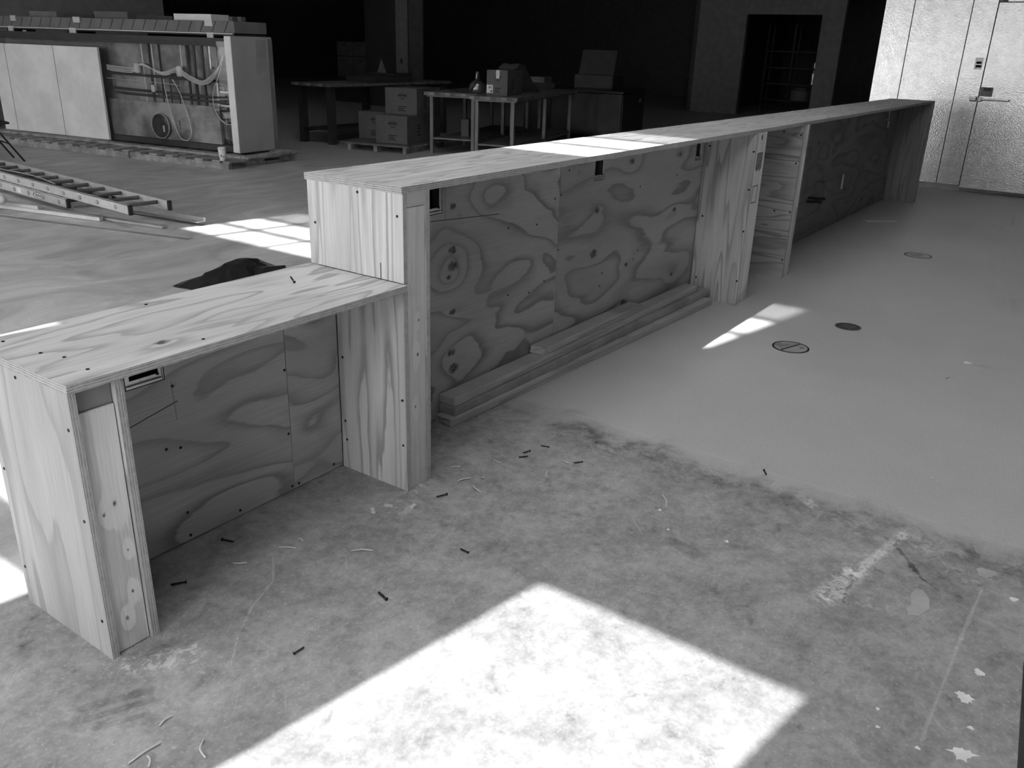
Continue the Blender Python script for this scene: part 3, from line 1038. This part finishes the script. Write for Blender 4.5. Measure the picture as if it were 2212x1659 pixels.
# ------------------------------------------------------------------ folding chair at the left edge
ch = empty('folding_chair', (2.99, 9.30, 0), R(-10), 'dark folding chair at the left edge beside the display case', 'chair')
obj('seat', box(-.20, .21, -.20, .20, .435, .462, bevel=.01), M_rubber, ch)
obj('backrest', box(-.22, -.20, -.19, .19, .66, .84, bevel=.008), M_rubber, ch)
for sx in (-1, 1):
    obj('leg', tube((-.235, .2 * sx, .85), (.30, .2 * sx, .0), .011), M_rubber, ch)
    obj('leg', tube((.12, .18 * sx, .44), (-.26, .18 * sx, .0), .011), M_rubber, ch)
obj('crossbar', tube((.165, -.2, .215), (.165, .2, .215), .009), M_rubber, ch)
obj('crossbar', tube((-.13, -.18, .15), (-.13, .18, .15), .009), M_rubber, ch)

# ------------------------------------------------------------------ extension ladder lying on metal strips
lad = empty('extension_ladder', (1.88, 4.69, .0), R(-4.2), 'aluminium extension ladder lying flat on the floor behind the counter', 'ladder')


def rail(x, y0, y1, z0, z1, side, name='rail'):
    bm = bmesh.new()
    w = .028 * side
    xs = sorted((x, x + w))
    t_ = .004
    if side > 0:
        box(x, x + t_, y0, y1, z0, z1, bm)
    else:
        box(x - t_, x, y0, y1, z0, z1, bm)
    box(xs[0], xs[1], y0, y1, z0, z0 + t_, bm)
    box(xs[0], xs[1], y0, y1, z1 - t_, z1, bm)
    o = obj(name, bm, M_alu, lad)
    obj('end_cap', box(xs[0] - .002, xs[1] + .002, y0 - .025, y0, z0 - .002, z1 + .002, bevel=.003), M_rubber, o)
    return o


r1 = rail(0, 0, 4.0, .112, .188, 1)
r2 = rail(.37, 0, 4.0, .112, .188, -1)
r3 = rail(-.035, 1.02, 4.1, .034, .110, 1)
r4 = rail(.405, 1.02, 4.1, .034, .110, -1)
for k in range(13):
    y0 = .20 + .305 * k
    o = obj('rung', tube((.004, y0, .15), (.366, y0, .15), .016), M_rung, lad)
    c = tube((-.006, y0, .15), (-.0005, y0, .15), .019, None, 14)
    obj('rung_end', c, M_alud, o)
    if y0 + 1.02 < 4.1:
        o = obj('rung', tube((-.031, y0 + .95, .072), (.401, y0 + .95, .072), .016), M_rung, lad)
        c = tube((-.041, y0 + .95, .072), (-.0355, y0 + .95, .072), .019, None, 14)
        obj('rung_end', c, M_alud, o)
# oval maker's badge on the near lower rail
bd = empty('badge', (-.0362, 1.55, .073))
bd.parent = lad
ov = []
for rr, th, m, nm in ((1.0, .0006, M_ink, 'oval_ring'), (.86, .0011, M_paper, 'oval_field')):
    pr = prism([(rr * .115 * math.cos(2 * math.pi * k / 32), rr * .026 * math.sin(2 * math.pi * k / 32)) for k in range(32)], 0, th)
    for v in pr.verts:
        v.co = Vector((-v.co.z, v.co.x, v.co.y))
    obj(nm, pr, m, bd)
tm = text_mesh('WERNER', .034, .0006)
tm.materials.append(M_ink)
to = bpy.data.objects.new('badge_lettering', tm)
C.objects.link(to)
to.parent = bd
to.location = (-.0014, 0, 0)
to.rotation_euler = (R(90), 0, R(-90))
obj('sticker', box(-.0368, -.0355, 1.92, 2.02, .048, .098), M_paper, lad)
obj('sticker', box(-.0368, -.0355, 2.45, 2.52, .045, .10), M_shut, lad)
obj('rope', path([(.06, 1.4, .19), (.12, 2.0, .192), (.08, 2.7, .19), (.15, 3.4, .192)], .006, seg=6), M_alud, lad)


def strip(name, a, b, w, t_, z, mat, label, bend=False, lip=0.0):
    a, b = Vector((*a, 0)), Vector((*b, 0))
    L = (b - a).length
    bm = box(0, L, 0, w, 0, t_)
    if lip:
        box(0, L, 0, .003, t_, t_ + lip, bm)
    if bend:
        for v in bm.verts:
            if v.co.x < .01:
                v.co.z += .03
                v.co.x += .03
    bmesh.ops.remove_doubles(bm, verts=list(bm.verts), dist=1e-4)
    return obj(name, bm, mat, None, label, 'metal strip', loc=(a.x, a.y, z), rz=math.atan2(b.y - a.y, b.x - a.x))


strip('metal_angle', (1.99, 4.03), (1.22, 6.9), .075, .003, .0005, M_alud, 'long flat metal strip nearest the counter with a pointed tip', lip=.004)
strip('metal_angle', (2.385, 4.36), (2.27, 5.9), .085, .003, .0005, M_alud, 'metal angle with a bent-up end beside the sunlit floor', bend=True, lip=.03)
strip('metal_angle', (2.095, 4.50), (1.66, 6.9), .055, .02, .0045, M_alud, 'metal channel lying under the near ladder rail')
strip('metal_angle', (1.91, 5.13), (1.52, 6.8), .04, .03, .0040, M_alu, 'short bright metal channel in front of the ladder')
strip('metal_angle', (1.745, 5.80), (1.56, 6.75), .035, .03, .036, M_alu, 'shortest bright metal channel stacked beside the rag')
rag = bmesh.new()
bmesh.ops.create_icosphere(rag, subdivisions=3, radius=1)
for v in rag.verts:
    n = math.sin(v.co.x * 5 + 1) * math.sin(v.co.y * 6) * .12 + 1
    v.co = Vector((v.co.x * .09 * n, v.co.y * .16 * n, max(0, v.co.z * .055 * n + .04)))
obj('rag', rag, flat('white_rag', .75, .9), None, 'small crumpled white rag at the left edge beside the metal channels', 'rag', loc=(1.53, 6.18, .067), smooth=True)

# ------------------------------------------------------------------ crumpled black plastic behind the low counter
tb = bmesh.new()
bmesh.ops.create_grid(tb, x_segments=9, y_segments=7, size=1)
random.seed(5)
for v in tb.verts:
    x, y = v.co.x, v.co.y
    edge = max(abs(x), abs(y))
    hgt = max(0, 1 - edge ** 2.2)
    z = hgt * (.085 + .025 * math.sin(2.2 * x + 1) + .02 * math.sin(3 * y - 2 * x))
    v.co = Vector((x * .36 + random.uniform(-.03, .03), y * .27 + random.uniform(-.025, .025), max(.003, z + hgt * random.uniform(-.012, .012))))
sol = bmesh.ops.solidify(tb, geom=list(tb.faces), thickness=.003)
obj('black_plastic_sheet', tb, M_tarp, None, 'crumpled black plastic sheet heaped on the floor behind the low counter', 'plastic sheet', loc=(1.46, 2.72, .004), rz=R(6))

# ------------------------------------------------------------------ work tables, cartons and tools in the dim middle ground
def table(name, loc, rz, L, W, ztop, label, group='butcher-block work tables', inset=.06, legw=.05, tth=.045, shelf=.22, legmat=M_leg):
    t_ = empty(name, (*loc, 0), rz, label, 'table', group)
    tp = obj('table_top', box(0, L, 0, W, ztop - tth, ztop, bevel=.004), M_table, t_)
    nb_ = max(6, int(W / .075))
    for k in range(nb_):
        a, b = W * k / nb_ + .002, W * (k + 1) / nb_ - .002
        obj('lamella', box(-.004, -.0005, a, b, ztop - tth + .002, ztop - .002), flat('lamella_%d' % (k % 3), (.16, .24, .11)[(k * 5) % 3], .6), tp)
    for x in (inset, L / 2, L - inset - legw):
        for y in (inset, W - inset - legw):
            obj('leg', box(x, x + legw, y, y + legw, 0, ztop - tth, bevel=.003), legmat, t_)
    obj('apron', box(inset * .5, L - inset * .5, inset * .5, W - inset * .5, ztop - tth - .02, ztop - tth - .001), legmat, t_)
    obj('shelf', box(inset + .01, L - inset, inset + legw + .002, W - inset - legw - .002, shelf - .02, shelf), legmat, t_)
    for y in (inset + .01, W - inset - legw + .01):
        obj('stretcher', box(inset + legw, L - inset - legw, y, y + .03, shelf - .06, shelf - .021), legmat, t_)
    return t_


AB = R(16)
TB1 = table('work_table', (7.643, 4.891), AB, 3.0, .68, .84, 'butcher-block work table with grey legs carrying a carton and a clamp lamp')
TB2 = table('work_table', (7.83, 5.70), AB, 2.6, .80, .84, 'butcher-block work table behind and left of the one with the carton')
TA = table('work_table', (7.25, 7.95), R(3), 3.0, .80, .87, 'dark-legged work table standing behind the stacked cartons', legmat=M_gutd, legw=.10)


def local(t_, x, y, z=0):
    c, s_ = math.cos(t_.rotation_euler[2]), math.sin(t_.rotation_euler[2])
    return (t_.location.x + c * x - s_ * y, t_.location.y + s_ * x + c * y, z)


def carton(loc, rz, dx, dy, dz, label, group=None, sticker=False, flaps=True):
    c = empty('carton', loc, rz, label, 'carton', group)
    obj('box_body', box(0, dx, 0, dy, 0, dz, bevel=.004), M_card, c)
    # print on the -x face: oval badge and lines of small type
    cy, cz = dy * .45, dz * .72
    pts = [(dy * .15 * math.cos(2 * math.pi * k / 28), dz * .075 * math.sin(2 * math.pi * k / 28)) for k in range(28)]
    bm = bmesh.new()
    o_ = [bm.verts.new((-.0006, cy + a, cz + b)) for a, b in pts]
    i_ = [bm.verts.new((-.0006, cy + a * .84, cz + b * .8)) for a, b in pts]
    for k in range(28):
        bm.faces.new((o_[k], o_[(k + 1) % 28], i_[(k + 1) % 28], i_[k]))
    bmesh.ops.solidify(bm, geom=list(bm.faces), thickness=.0004)
    obj('printed_oval', bm, M_ink, c)
    obj('printed_word', box(-.001, -.0004, cy - dy * .11, cy + dy * .11, cz - dz * .022, cz + dz * .026), M_ink, c)
    obj('printed_line', box(-.001, -.0004, cy - dy * .06, cy + dy * .06, cz - dz * .14, cz - dz * .11), M_ink, c)
    for k, (w0, w1) in enumerate([(-.14, .14), (-.14, .05), (-.14, .10)]):
        zz = dz * (.28 - .075 * k)
        obj('printed_line', box(-.001, -.0004, cy - dy * w1, cy - dy * w0, zz, zz + dz * .035), M_ink, c)
    for k in range(4):
        zz = dz * (.62 - .12 * k)
        obj('printed_line', box(dx * .3, dx * (.36 + .03 * (k % 2)), -.001, -.0004, zz, zz + dz * .05), M_ink, c)
    obj('tape', box(dx * 0 - .001, dx, cy - .025, cy + .025, dz, dz + .0012), M_tape if sticker else M_card, c)
    if sticker:
        obj('tape', box(-.0012, -.0004, cy - .02, cy + .03, dz * .68, dz), M_tape, c)
        st_ = obj('shipping_label', box(-.0014, -.0004, dy * .69, dy * .985, dz * .10, dz * .42), M_paper, c, label='white label with a barcode')
        for k in range(7):
            a = dy * (.74 + .025 * k)
            obj('barcode_bar', box(-.0020, -.0014, a, a + dy * .012, dz * .28, dz * .37), M_ink, st_)
        obj('label_mark', box(-.0020, -.0014, dy * .73, dy * .79, dz * .13, dz * .21), M_ink, st_)
    return c


RB = R(12)
pb = empty('pallet', (7.36, 6.56, 0), RB, 'low dark pallet under the stacked cartons', 'pallet')
for y0 in (0.0, .48, .92):
    obj('stringer', box(-.05, 1.1, y0, y0 + .06, 0, .08, bevel=.003), M_pallet, pb)
for k in range(7):
    obj('deck_board', box(-.05 + .17 * k, .06 + .17 * k, -.05, 1.02, .0805, .10, bevel=.003), M_pallet, pb)
obj('cardboard_sheet', box(-.10, 1.12, -.04, 1.08, .1005, .118), M_card, pb)
c0 = Vector((7.38, 6.588))


def pbpos(x, y, z):
    c, s_ = math.cos(RB), math.sin(RB)
    return (c0.x + c * x - s_ * y, c0.y + s_ * x + c * y, z)


carton(pbpos(0, 0, .119), RB, 1.0, .52, .385, 'large carton at the front of the pallet stack, lower right', 'cartons on the pallet')
carton(pbpos(.40, .54, .119), RB, .6, .52, .385, 'large carton at the left of the pallet stack, half hidden', 'cartons on the pallet')
carton(pbpos(.25, -.02, .5065), RB, .7, .52, .36, 'carton on top of the pallet stack', 'cartons on the pallet')

carton(local(TB1, .255, .235, .8405), AB, .62, .30, .325, 'carton with a white barcode label standing on the work table', sticker=True)
# sheet of kraft paper curling off the carton
pp = bmesh.new()
rows = []
for i in range(15):
    t_ = i / 14
    x = .30 + 1.05 * t_
    z = .335 + .06 * math.sin(math.pi * min(1, t_ * 1.5)) if t_ < .45 else None
    if z is None:
        u_ = (t_ - .45) / .55
        z = .388 * (1 - u_) ** 1.25 + .004
    rows.append([pp.verts.new((x, .0 + .28 * j / 6 + .03 * math.sin(4 * t_ + j), z + .012 * math.sin(j * 1.7 + 9 * t_) * t_ * (1 - t_) * 4)) for j in range(7)])
for a, b in zip(rows, rows[1:]):
    for j in range(6):
        pp.faces.new((a[j], a[j + 1], b[j + 1], b[j]))
bmesh.ops.solidify(pp, geom=list(pp.faces), thickness=.002)
obj('kraft_paper', pp, flat('kraft_paper', .22, .85), None, 'curled sheet of kraft paper draped from the carton onto the work table', 'paper', loc=local(TB1, .30, .235, .8425), rz=AB, smooth=True)

lamp = empty('clamp_lamp', (8.25, 6.02, .8405), 0, 'bell-shaped metal work lamp standing on the work table', 'lamp')
obj('reflector', lathe([(.0, .002), (.112, .0), (.116, .004), (.118, .05), (.112, .09), (.095, .125), (.065, .15), (.038, .162), (0, .163)], seg=28), flat('spun_aluminium', .30, .3, .8), lamp, smooth=True)
obj('socket', lathe([(.036, .163), (.033, .19), (.030, .25), (.026, .275), (0, .278)], seg=18), flat('spun_aluminium', .30, .3, .8), lamp, smooth=True)
obj('cord', path([(-.01, 0, .27), (-.04, -.04, .22), (-.09, -.05, .15), (-.125, -.02, .07), (-.14, .03, .014), (-.16, .2, .010), (-.12, .42, .010)], .006, seg=6), M_rubber, lamp)

tray = empty('dark_tray', local(TA, 1.0, .02, .8705), R(3), 'dark flat tray lying on the far work table', 'tray')
obj('tray_body', box(0, .95, 0, .6, 0, .09, bevel=.01), M_gutd, tray)
obj('tray_flap', box(.5, .95, .02, .58, .091, .13, bevel=.006), M_gutd, tray)
pf = prism([(0, 0), (.16, 0), (.085, .22)], 0, .003)
for v in pf.verts:
    v.co = Vector((v.co.z, v.co.x, v.co.y))
obj('paper_cone', pf, M_card, None, 'small pointed scrap of paper standing behind the tray', 'paper', loc=local(TA, 1.62, .30, 1.002), rz=R(20))
obj('bottle_box', box(0, .2, 0, .12, 0, .24, bevel=.004), M_card, None, 'small pale box on the lower shelf of the left work table', 'box', loc=local(TB2, .45, .3, .2205), rz=AB)

wb = empty('bench', (12.0, 7.0, 0), R(10), 'low dark bench behind the work table with the carton', 'bench')
obj('bench_body', box(-.2, 1.4, 0, .6, 0, .86, bevel=.01), M_gutd, wb)
obj('small_box', box(-.18, .2, .22, .5, 0, .095), M_shut, None, 'small pale box standing on the low dark bench', 'box', loc=(12.0, 7.0, .8605), rz=R(10))

cab = empty('steel_cabinet', (11.2, 5.25, 0), R(14), 'stainless steel undercounter cabinet with wavy reflections', 'cabinet')
obj('cabinet_body', box(0, 1.6, 0, 1.25, .10, .78, bevel=.01), M_dsteel, cab)
obj('cabinet_top', box(-.02, 1.63, -.02, 1.27, .7805, .82, bevel=.006), M_dsteel, cab)
obj('side_cover', box(.02, 1.6, -.012, -.0005, .10, .76), M_gutd, cab)
for x in (.1, 1.45):
    for y in (.1, 1.1):
        obj('caster', tube((x, y, .05), (x, y + .04, .05), .05), M_rubber, cab)
obj('latch', box(1.2, 1.3, -.03, -.0125, .60, .66), M_shut, cab)

oven = empty('lidded_machine', (11.75, 5.75, .8210), R(14), 'dark box-shaped machine with its lid open on the steel cabinet', 'machine')
obj('machine_body', box(0, .75, 0, .70, 0, .22, bevel=.01), M_gutd, oven)
lid = bmesh.new()
box(0, .03, 0, .62, 0, .40, lid)
for v in lid.verts:
    v.co.x += v.co.z * .45
    v.co.z += .225
obj('lid', lid, M_gutd, oven, label='open tilted lid')
obj('bundle', lathe([(.2, .0), (.22, .02), (.24, .06), (.14, .12), (0, .13)], seg=18), M_shut, None, 'rounded bundle lying on the machine behind its open lid', 'bundle', loc=(11.75 + .50 * math.cos(R(14)) - .34 * math.sin(R(14)), 5.75 + .50 * math.sin(R(14)) + .34 * math.cos(R(14)), .821 + .2205), rz=0)

# steel column with a partition stub
col = empty('steel_column', (14.0, 12.02, 0), 0, 'pale steel column standing in front of the dark back area', 'column')
M_col = flat('column_paint', .22, .7)
obj('flange', box(0, .03, .44, .80, 0, 9.99), M_col, col)
obj('web', box(.031, .4, .58, .62, 0, 9.99), M_dark, col)
obj('flange', box(.401, .43, .44, .80, 0, 9.99), M_col, col)
obj('side_plate', box(.05, .09, .02, .437, 0, 9.99), M_dark, col)
obj('conduit', tube((-.02, .62, 1.0), (-.02, .62, 1.1), .02), M_gutd, col)
part = obj('dark_board', box(14.05, 14.15, 12.84, 13.86, 0, 9.9), M_gutd, None, 'tall dark board standing beside the steel column', 'board')

chest = empty('storage_chest', (14.4, 14.12, 0), 0, 'stack of pale storage drawers in the dark beside the tall board', 'chest')
obj('stand', box(0, .6, -.10, 1.2, 0, .60), M_gutd, chest)
for k, (z0, z1) in enumerate([(.605, 1.08), (1.10, 1.43)]):
    for y0, y1 in ((.0, .52), (.54, 1.08)):
        d_ = obj('drawer', box(0, .6, y0, y1, z0, z1, bevel=.008), M_dark, chest)
        obj('handle', box(-.02, -.001, (y0 + y1) / 2 - .08, (y0 + y1) / 2 + .08, z1 - .09, z1 - .06), M_gutd, d_)
obj('paper_scrap', prism([(0, 0), (.16, 0), (.11, .08)], 0, .01), M_card, None, 'small scrap lying on top of the storage drawers', 'paper', loc=(14.6, 14.62, 1.4305))

# shelving with odd jars beyond the doorway
rk = empty('storage_rack', (21.6, 5.0, 0), 0, 'dark storage rack with small pale jars beyond the doorway', 'rack')
for y in (0, .9, 1.6):
    for x in (0, .4):
        obj('post', box(x, x + .04, y, y + .04, 0, 2.2), M_gutd, rk)
for z in (.35, .75, 1.15, 1.55):
    obj('shelf', box(0, .44, -.02, 1.66, z - .03, z), M_gutd, rk)
for k, (y, z, hgt, w) in enumerate([(.20, 1.55, .30, .10), (.05, 1.15, .24, .16), (.26, 1.15, .15, .16), (.28, .75, .35, .12), (.10, .75, .18, .22), (.55, .35, .30, .5)]):
    obj('jar' if w < .3 else 'bin', lathe([(w * .5, 0), (w * .5, hgt * .8), (w * .3, hgt * .9), (w * .32, hgt), (0, hgt)], seg=14), M_steel if w < .3 else M_shut, None,
        ['tall pale jar on the top shelf of the rack beyond the doorway', 'pale square-shouldered jar at the right end of the second shelf from the top', 'squat pale jar beside it on the second shelf from the top', 'tallest narrow jar on the third shelf of the rack', 'wide low jar on the third shelf of the rack', 'wide grey bin on the lowest shelf of the rack'][k],
        'jar' if w < .3 else 'bin', 'containers on the rack', loc=(21.6 + .22, 5.0 + y + .1, z + .0005))

# ------------------------------------------------------------------ floor fittings
SLOT = -19.0


def cover(loc, r, mat, label, plate=False):
    c = empty('floor_cover', (loc[0], loc[1], 0), R(SLOT), label, 'floor cover')
    obj('rim', lathe([(r * .96, .0), (r * .96, .003), (r, .003), (r * 1.01, 0)], seg=32), M_gutd if plate else M_shut, c)
    obj('lid', lathe([(r * .90, 0), (r * .90, .0025), (0, .0028)], seg=32), mat, c)
    if plate:
        obj('slot', box(-r * .82, r * .82, -.006, .006, .0029, .0036), M_gutd, c)
        for k in range(3):
            obj('cast_line', box(-r * .55, r * (.3 - .1 * k), .028 + .018 * k, .034 + .018 * k, .0029, .0034), M_shut, c)
        obj('cast_mark', box(r * .25, r * .55, -.055, -.035, .0029, .0036), M_shut, c)
    else:
        for k in range(4):
            obj('cast_line', box(-r * .5, r * .5, -.03 + .018 * k, -.024 + .018 * k, .0029, .0034), M_shut, c)
    return c


M_plate = flat('worn_cover_plate', .40, .5, .2)
cover((2.485, -.552), .098, M_plate, 'pale round floor cover with a dark slot nearest the camera', True)
cover((3.085, -.697), .074, flat('dark_iron', .07, .6, .3), 'dark round cast floor cover')
cover((5.473, -.609), .105, M_plate, 'pale round floor cover farthest from the camera')
ob = box(0, .30, 0, .085, 0, .02, bevel=.003)
obj('wood_offcut', ob, M_lum, None, 'flat wood offcut on the floor near the far end of the tall counter', 'wood', loc=(6.72, .10, 0), rz=R(-52))
obj('dark_slab', box(0, 1.2, 0, .8, 0, .012, bevel=.004), flat('dark_slab_face', .05, .8), None, 'edge of a dark flat slab at the lower right corner of the floor', 'mat', loc=(-.838, -2.785, 0), rz=R(4.2))  # dark flat slab reaching in at the lower right of the floor

random.seed(21)


def splat(x, y, r, spikes, mat, name='paint_splat'):
    n = 26
    pts = []
    for k in range(n):
        a = 2 * math.pi * k / n
        rr = r * (1 + .18 * math.sin(3 * a + x * 9) + (random.uniform(.1, spikes) if k % 3 == 0 else 0))
        pts.append((rr * math.cos(a), .8 * rr * math.sin(a)))
    obj(name, prism(pts, .0002, .0012), mat, floor, loc=(x, y, 0), rz=random.uniform(0, 3))


M_paint = flat('white_paint', .85, .5)
M_paint2 = flat('pale_paint', .6, .6)
for x, y, r, sp in [(.057, -1.794, .019, .5), (-.151, -1.822, .021, .9), (.608, -1.843, .012, .2), (.184, -1.81, .013, .4), (-.049, -1.824, .007, .1), (-.195, -1.734, .006, .1), (-.182, -1.642, .005, .1),
                    (-.119, -1.627, .005, .1), (1.3, -1.488, .008, .3), (2.853, -1.375, .02, .3), (-.977, -.116, .009, .1), (.381, -1.035, .007, .1), (.33, -.85, .005, .2), (.43, -.77, .006, .2)]:
    splat(x, y, r, sp, M_paint if r > .01 or r < .008 else M_paint2)
M_fill = flat('filler_patch', .44, .7)
splat(.712, -1.754, .03, .2, M_fill, 'filler_patch')
obj('filler_patch', prism([(.33, -1.605), (.345, -1.63), (.40, -1.648), (.45, -1.638), (.49, -1.612), (.485, -1.594), (.44, -1.588), (.39, -1.600), (.36, -1.592)], .0002, .0012), M_fill, floor)


# ------------------------------------------------------------------ loose screws and wood shavings
def screw_obj():
    bm = bmesh.new()
    L = 1.0
    lathe([(0, 0), (.006, .0), (.11, -.0), (.12, .015), (.055, .09), (.05, .3)], bm, 10)
    prof = []
    n = 9
    for k in range(n):
        z = .3 + .6 * k / n
        prof += [(.045, z), (.072, z + .033)]
    prof += [(.030, .92), (0.0, 1.0)]
    lathe(prof, bm, 8)
    me = bpy.data.meshes.new('drywall_screw')
    bm.to_mesh(me)
    bm.free()
    me.materials.append(M_screw)
    return me


SME = screw_obj()
heads = [(-.844, -.347), (-.528, -.378), (-.193, -.413), (-.613, .248), (-.819, .139), (.601, -.201), (.526, -.16), (.453, -.159), (.573, -.372), (.054, -.125), (.949, -.955)]
tips = [(-.806, -.349), (-.515, -.330), (-.192, -.375), (-.599, .204), (-.860, .165), (.593, -.168), (.490, -.147), (.480, -.180), (.548, -.352), (.010, -.107), (.920, -.975)]
where = ['on open floor nearest the camera below the low counter', 'on the floor just above the corner of the sunlit patch', 'on open floor right of the low counter opening', 'beside the foot of the low back panel',
         'in the shadow inside the low counter opening', 'farthest right of the three beside the post', 'highest of the little group by the near post', 'lowest of the little group by the near post',
         'alone on the floor right of the little screw group', 'lying right in front of the near post', 'alone on the smooth concrete at the right']
for (hx_, hy_), (tx, ty), w in zip(heads, tips, where):
    o = bpy.data.objects.new('screw', SME)
    C.objects.link(o)
    d = Vector((tx - hx_, ty - hy_, 0))
    L = max(.036, d.length)
    o.scale = (.038 if L < .038 else L * .95, ) * 3
    s_ = o.scale[0]
    o.location = (hx_, hy_, .075 * s_ + .0022)
    o.rotation_euler = d.normalized().to_track_quat('Z', 'Y').to_euler()
    setp(o, 'loose black screw ' + w, 'screw', 'loose screws')
o = bpy.data.objects.new('screw', SME)
C.objects.link(o)
o.scale = (.04,) * 3
o.location = (-.235, .268, HL + .006)
o.rotation_euler = Vector((.35, .85, .25)).to_track_quat('Z', 'Y').to_euler()
setp(o, 'loose black screw lying on the low counter top', 'screw', 'loose screws')

sa = [(-.41, -.117), (-.675, .116), (-.532, .074), (.229, -.003), (.157, -.089), (.381, -.088), (.538, -.303), (.165, -.155), (.232, -.143), (.532, -.729), (-1.304, -.338), (-1.164, -.409), (-1.198, -.293), (-1.267, -.35), (.39, -.325), (-.46, .066), (1.452, .188)]
sb = [(-.366, -.168), (-.647, .084), (-.503, .028), (.253, -.026), (.204, -.113), (.37, -.131), (.531, -.333), (.143, -.21), (.234, -.156), (.459, -.78), (-1.226, -.34), (-1.194, -.458), (-1.161, -.289), (-1.283, -.381), (.427, -.311), (-.464, .04), (1.429, .144)]
swhere = ['straight, in the middle of the open floor', 'curved, left in the low counter opening', 'short, in the low counter opening', 'short, at the edge of the post shadow', 'long, just right of the near post',
          'curved, right of the near post', 'short, below the black screws', 'slanted, in front of the near post', 'tiny, right of the near post', 'curved with a blob end, alone at the right',
          'long, near the bottom left edge', 'bent, near the bottom edge', 'thin, below the near leg of the low counter', 'cut off by the bottom edge', 'tiny, right of the shaving cluster', 'short, beside the shaving in the low opening', 'short, below the loose lumber']
for (ax_, ay), (bx_, by), w in zip(sa, sb, swhere):
    m_ = Vector(((ax_ + bx_) / 2, (ay + by) / 2, .004))
    d = Vector((bx_ - ax_, by - ay, 0))
    n_ = Vector((-d.y, d.x, 0)) * random.uniform(-.18, .18)
    bm = path([Vector((ax_, ay, .0028)) - m_, Vector((0, 0, .0015)) + n_, Vector((bx_, by, .0028)) - m_], .0022, seg=5)
    obj('wood_shaving', bm, M_shav, None, 'pale wood shaving ' + w, 'shaving', 'wood shavings on the floor', loc=m_)
for (x, y), w in zip([(-.189, .002), (-.083, -.087), (-.132, -.019)], ['pale crumb of plaster left of the near post', 'small wood chip in front of the near post', 'tiny pale chip left of the near post']):
    bm = box(-.016, .016, -.007, .007, 0, .007, bevel=.002)
    for v in bm.verts:
        v.co += Vector((random.uniform(-.003, .003), random.uniform(-.002, .002), 0))
    obj('chip', bm, M_shav, None, w, 'chip', 'wood chips', loc=(x, y, .0002), rz=random.uniform(0, 3))
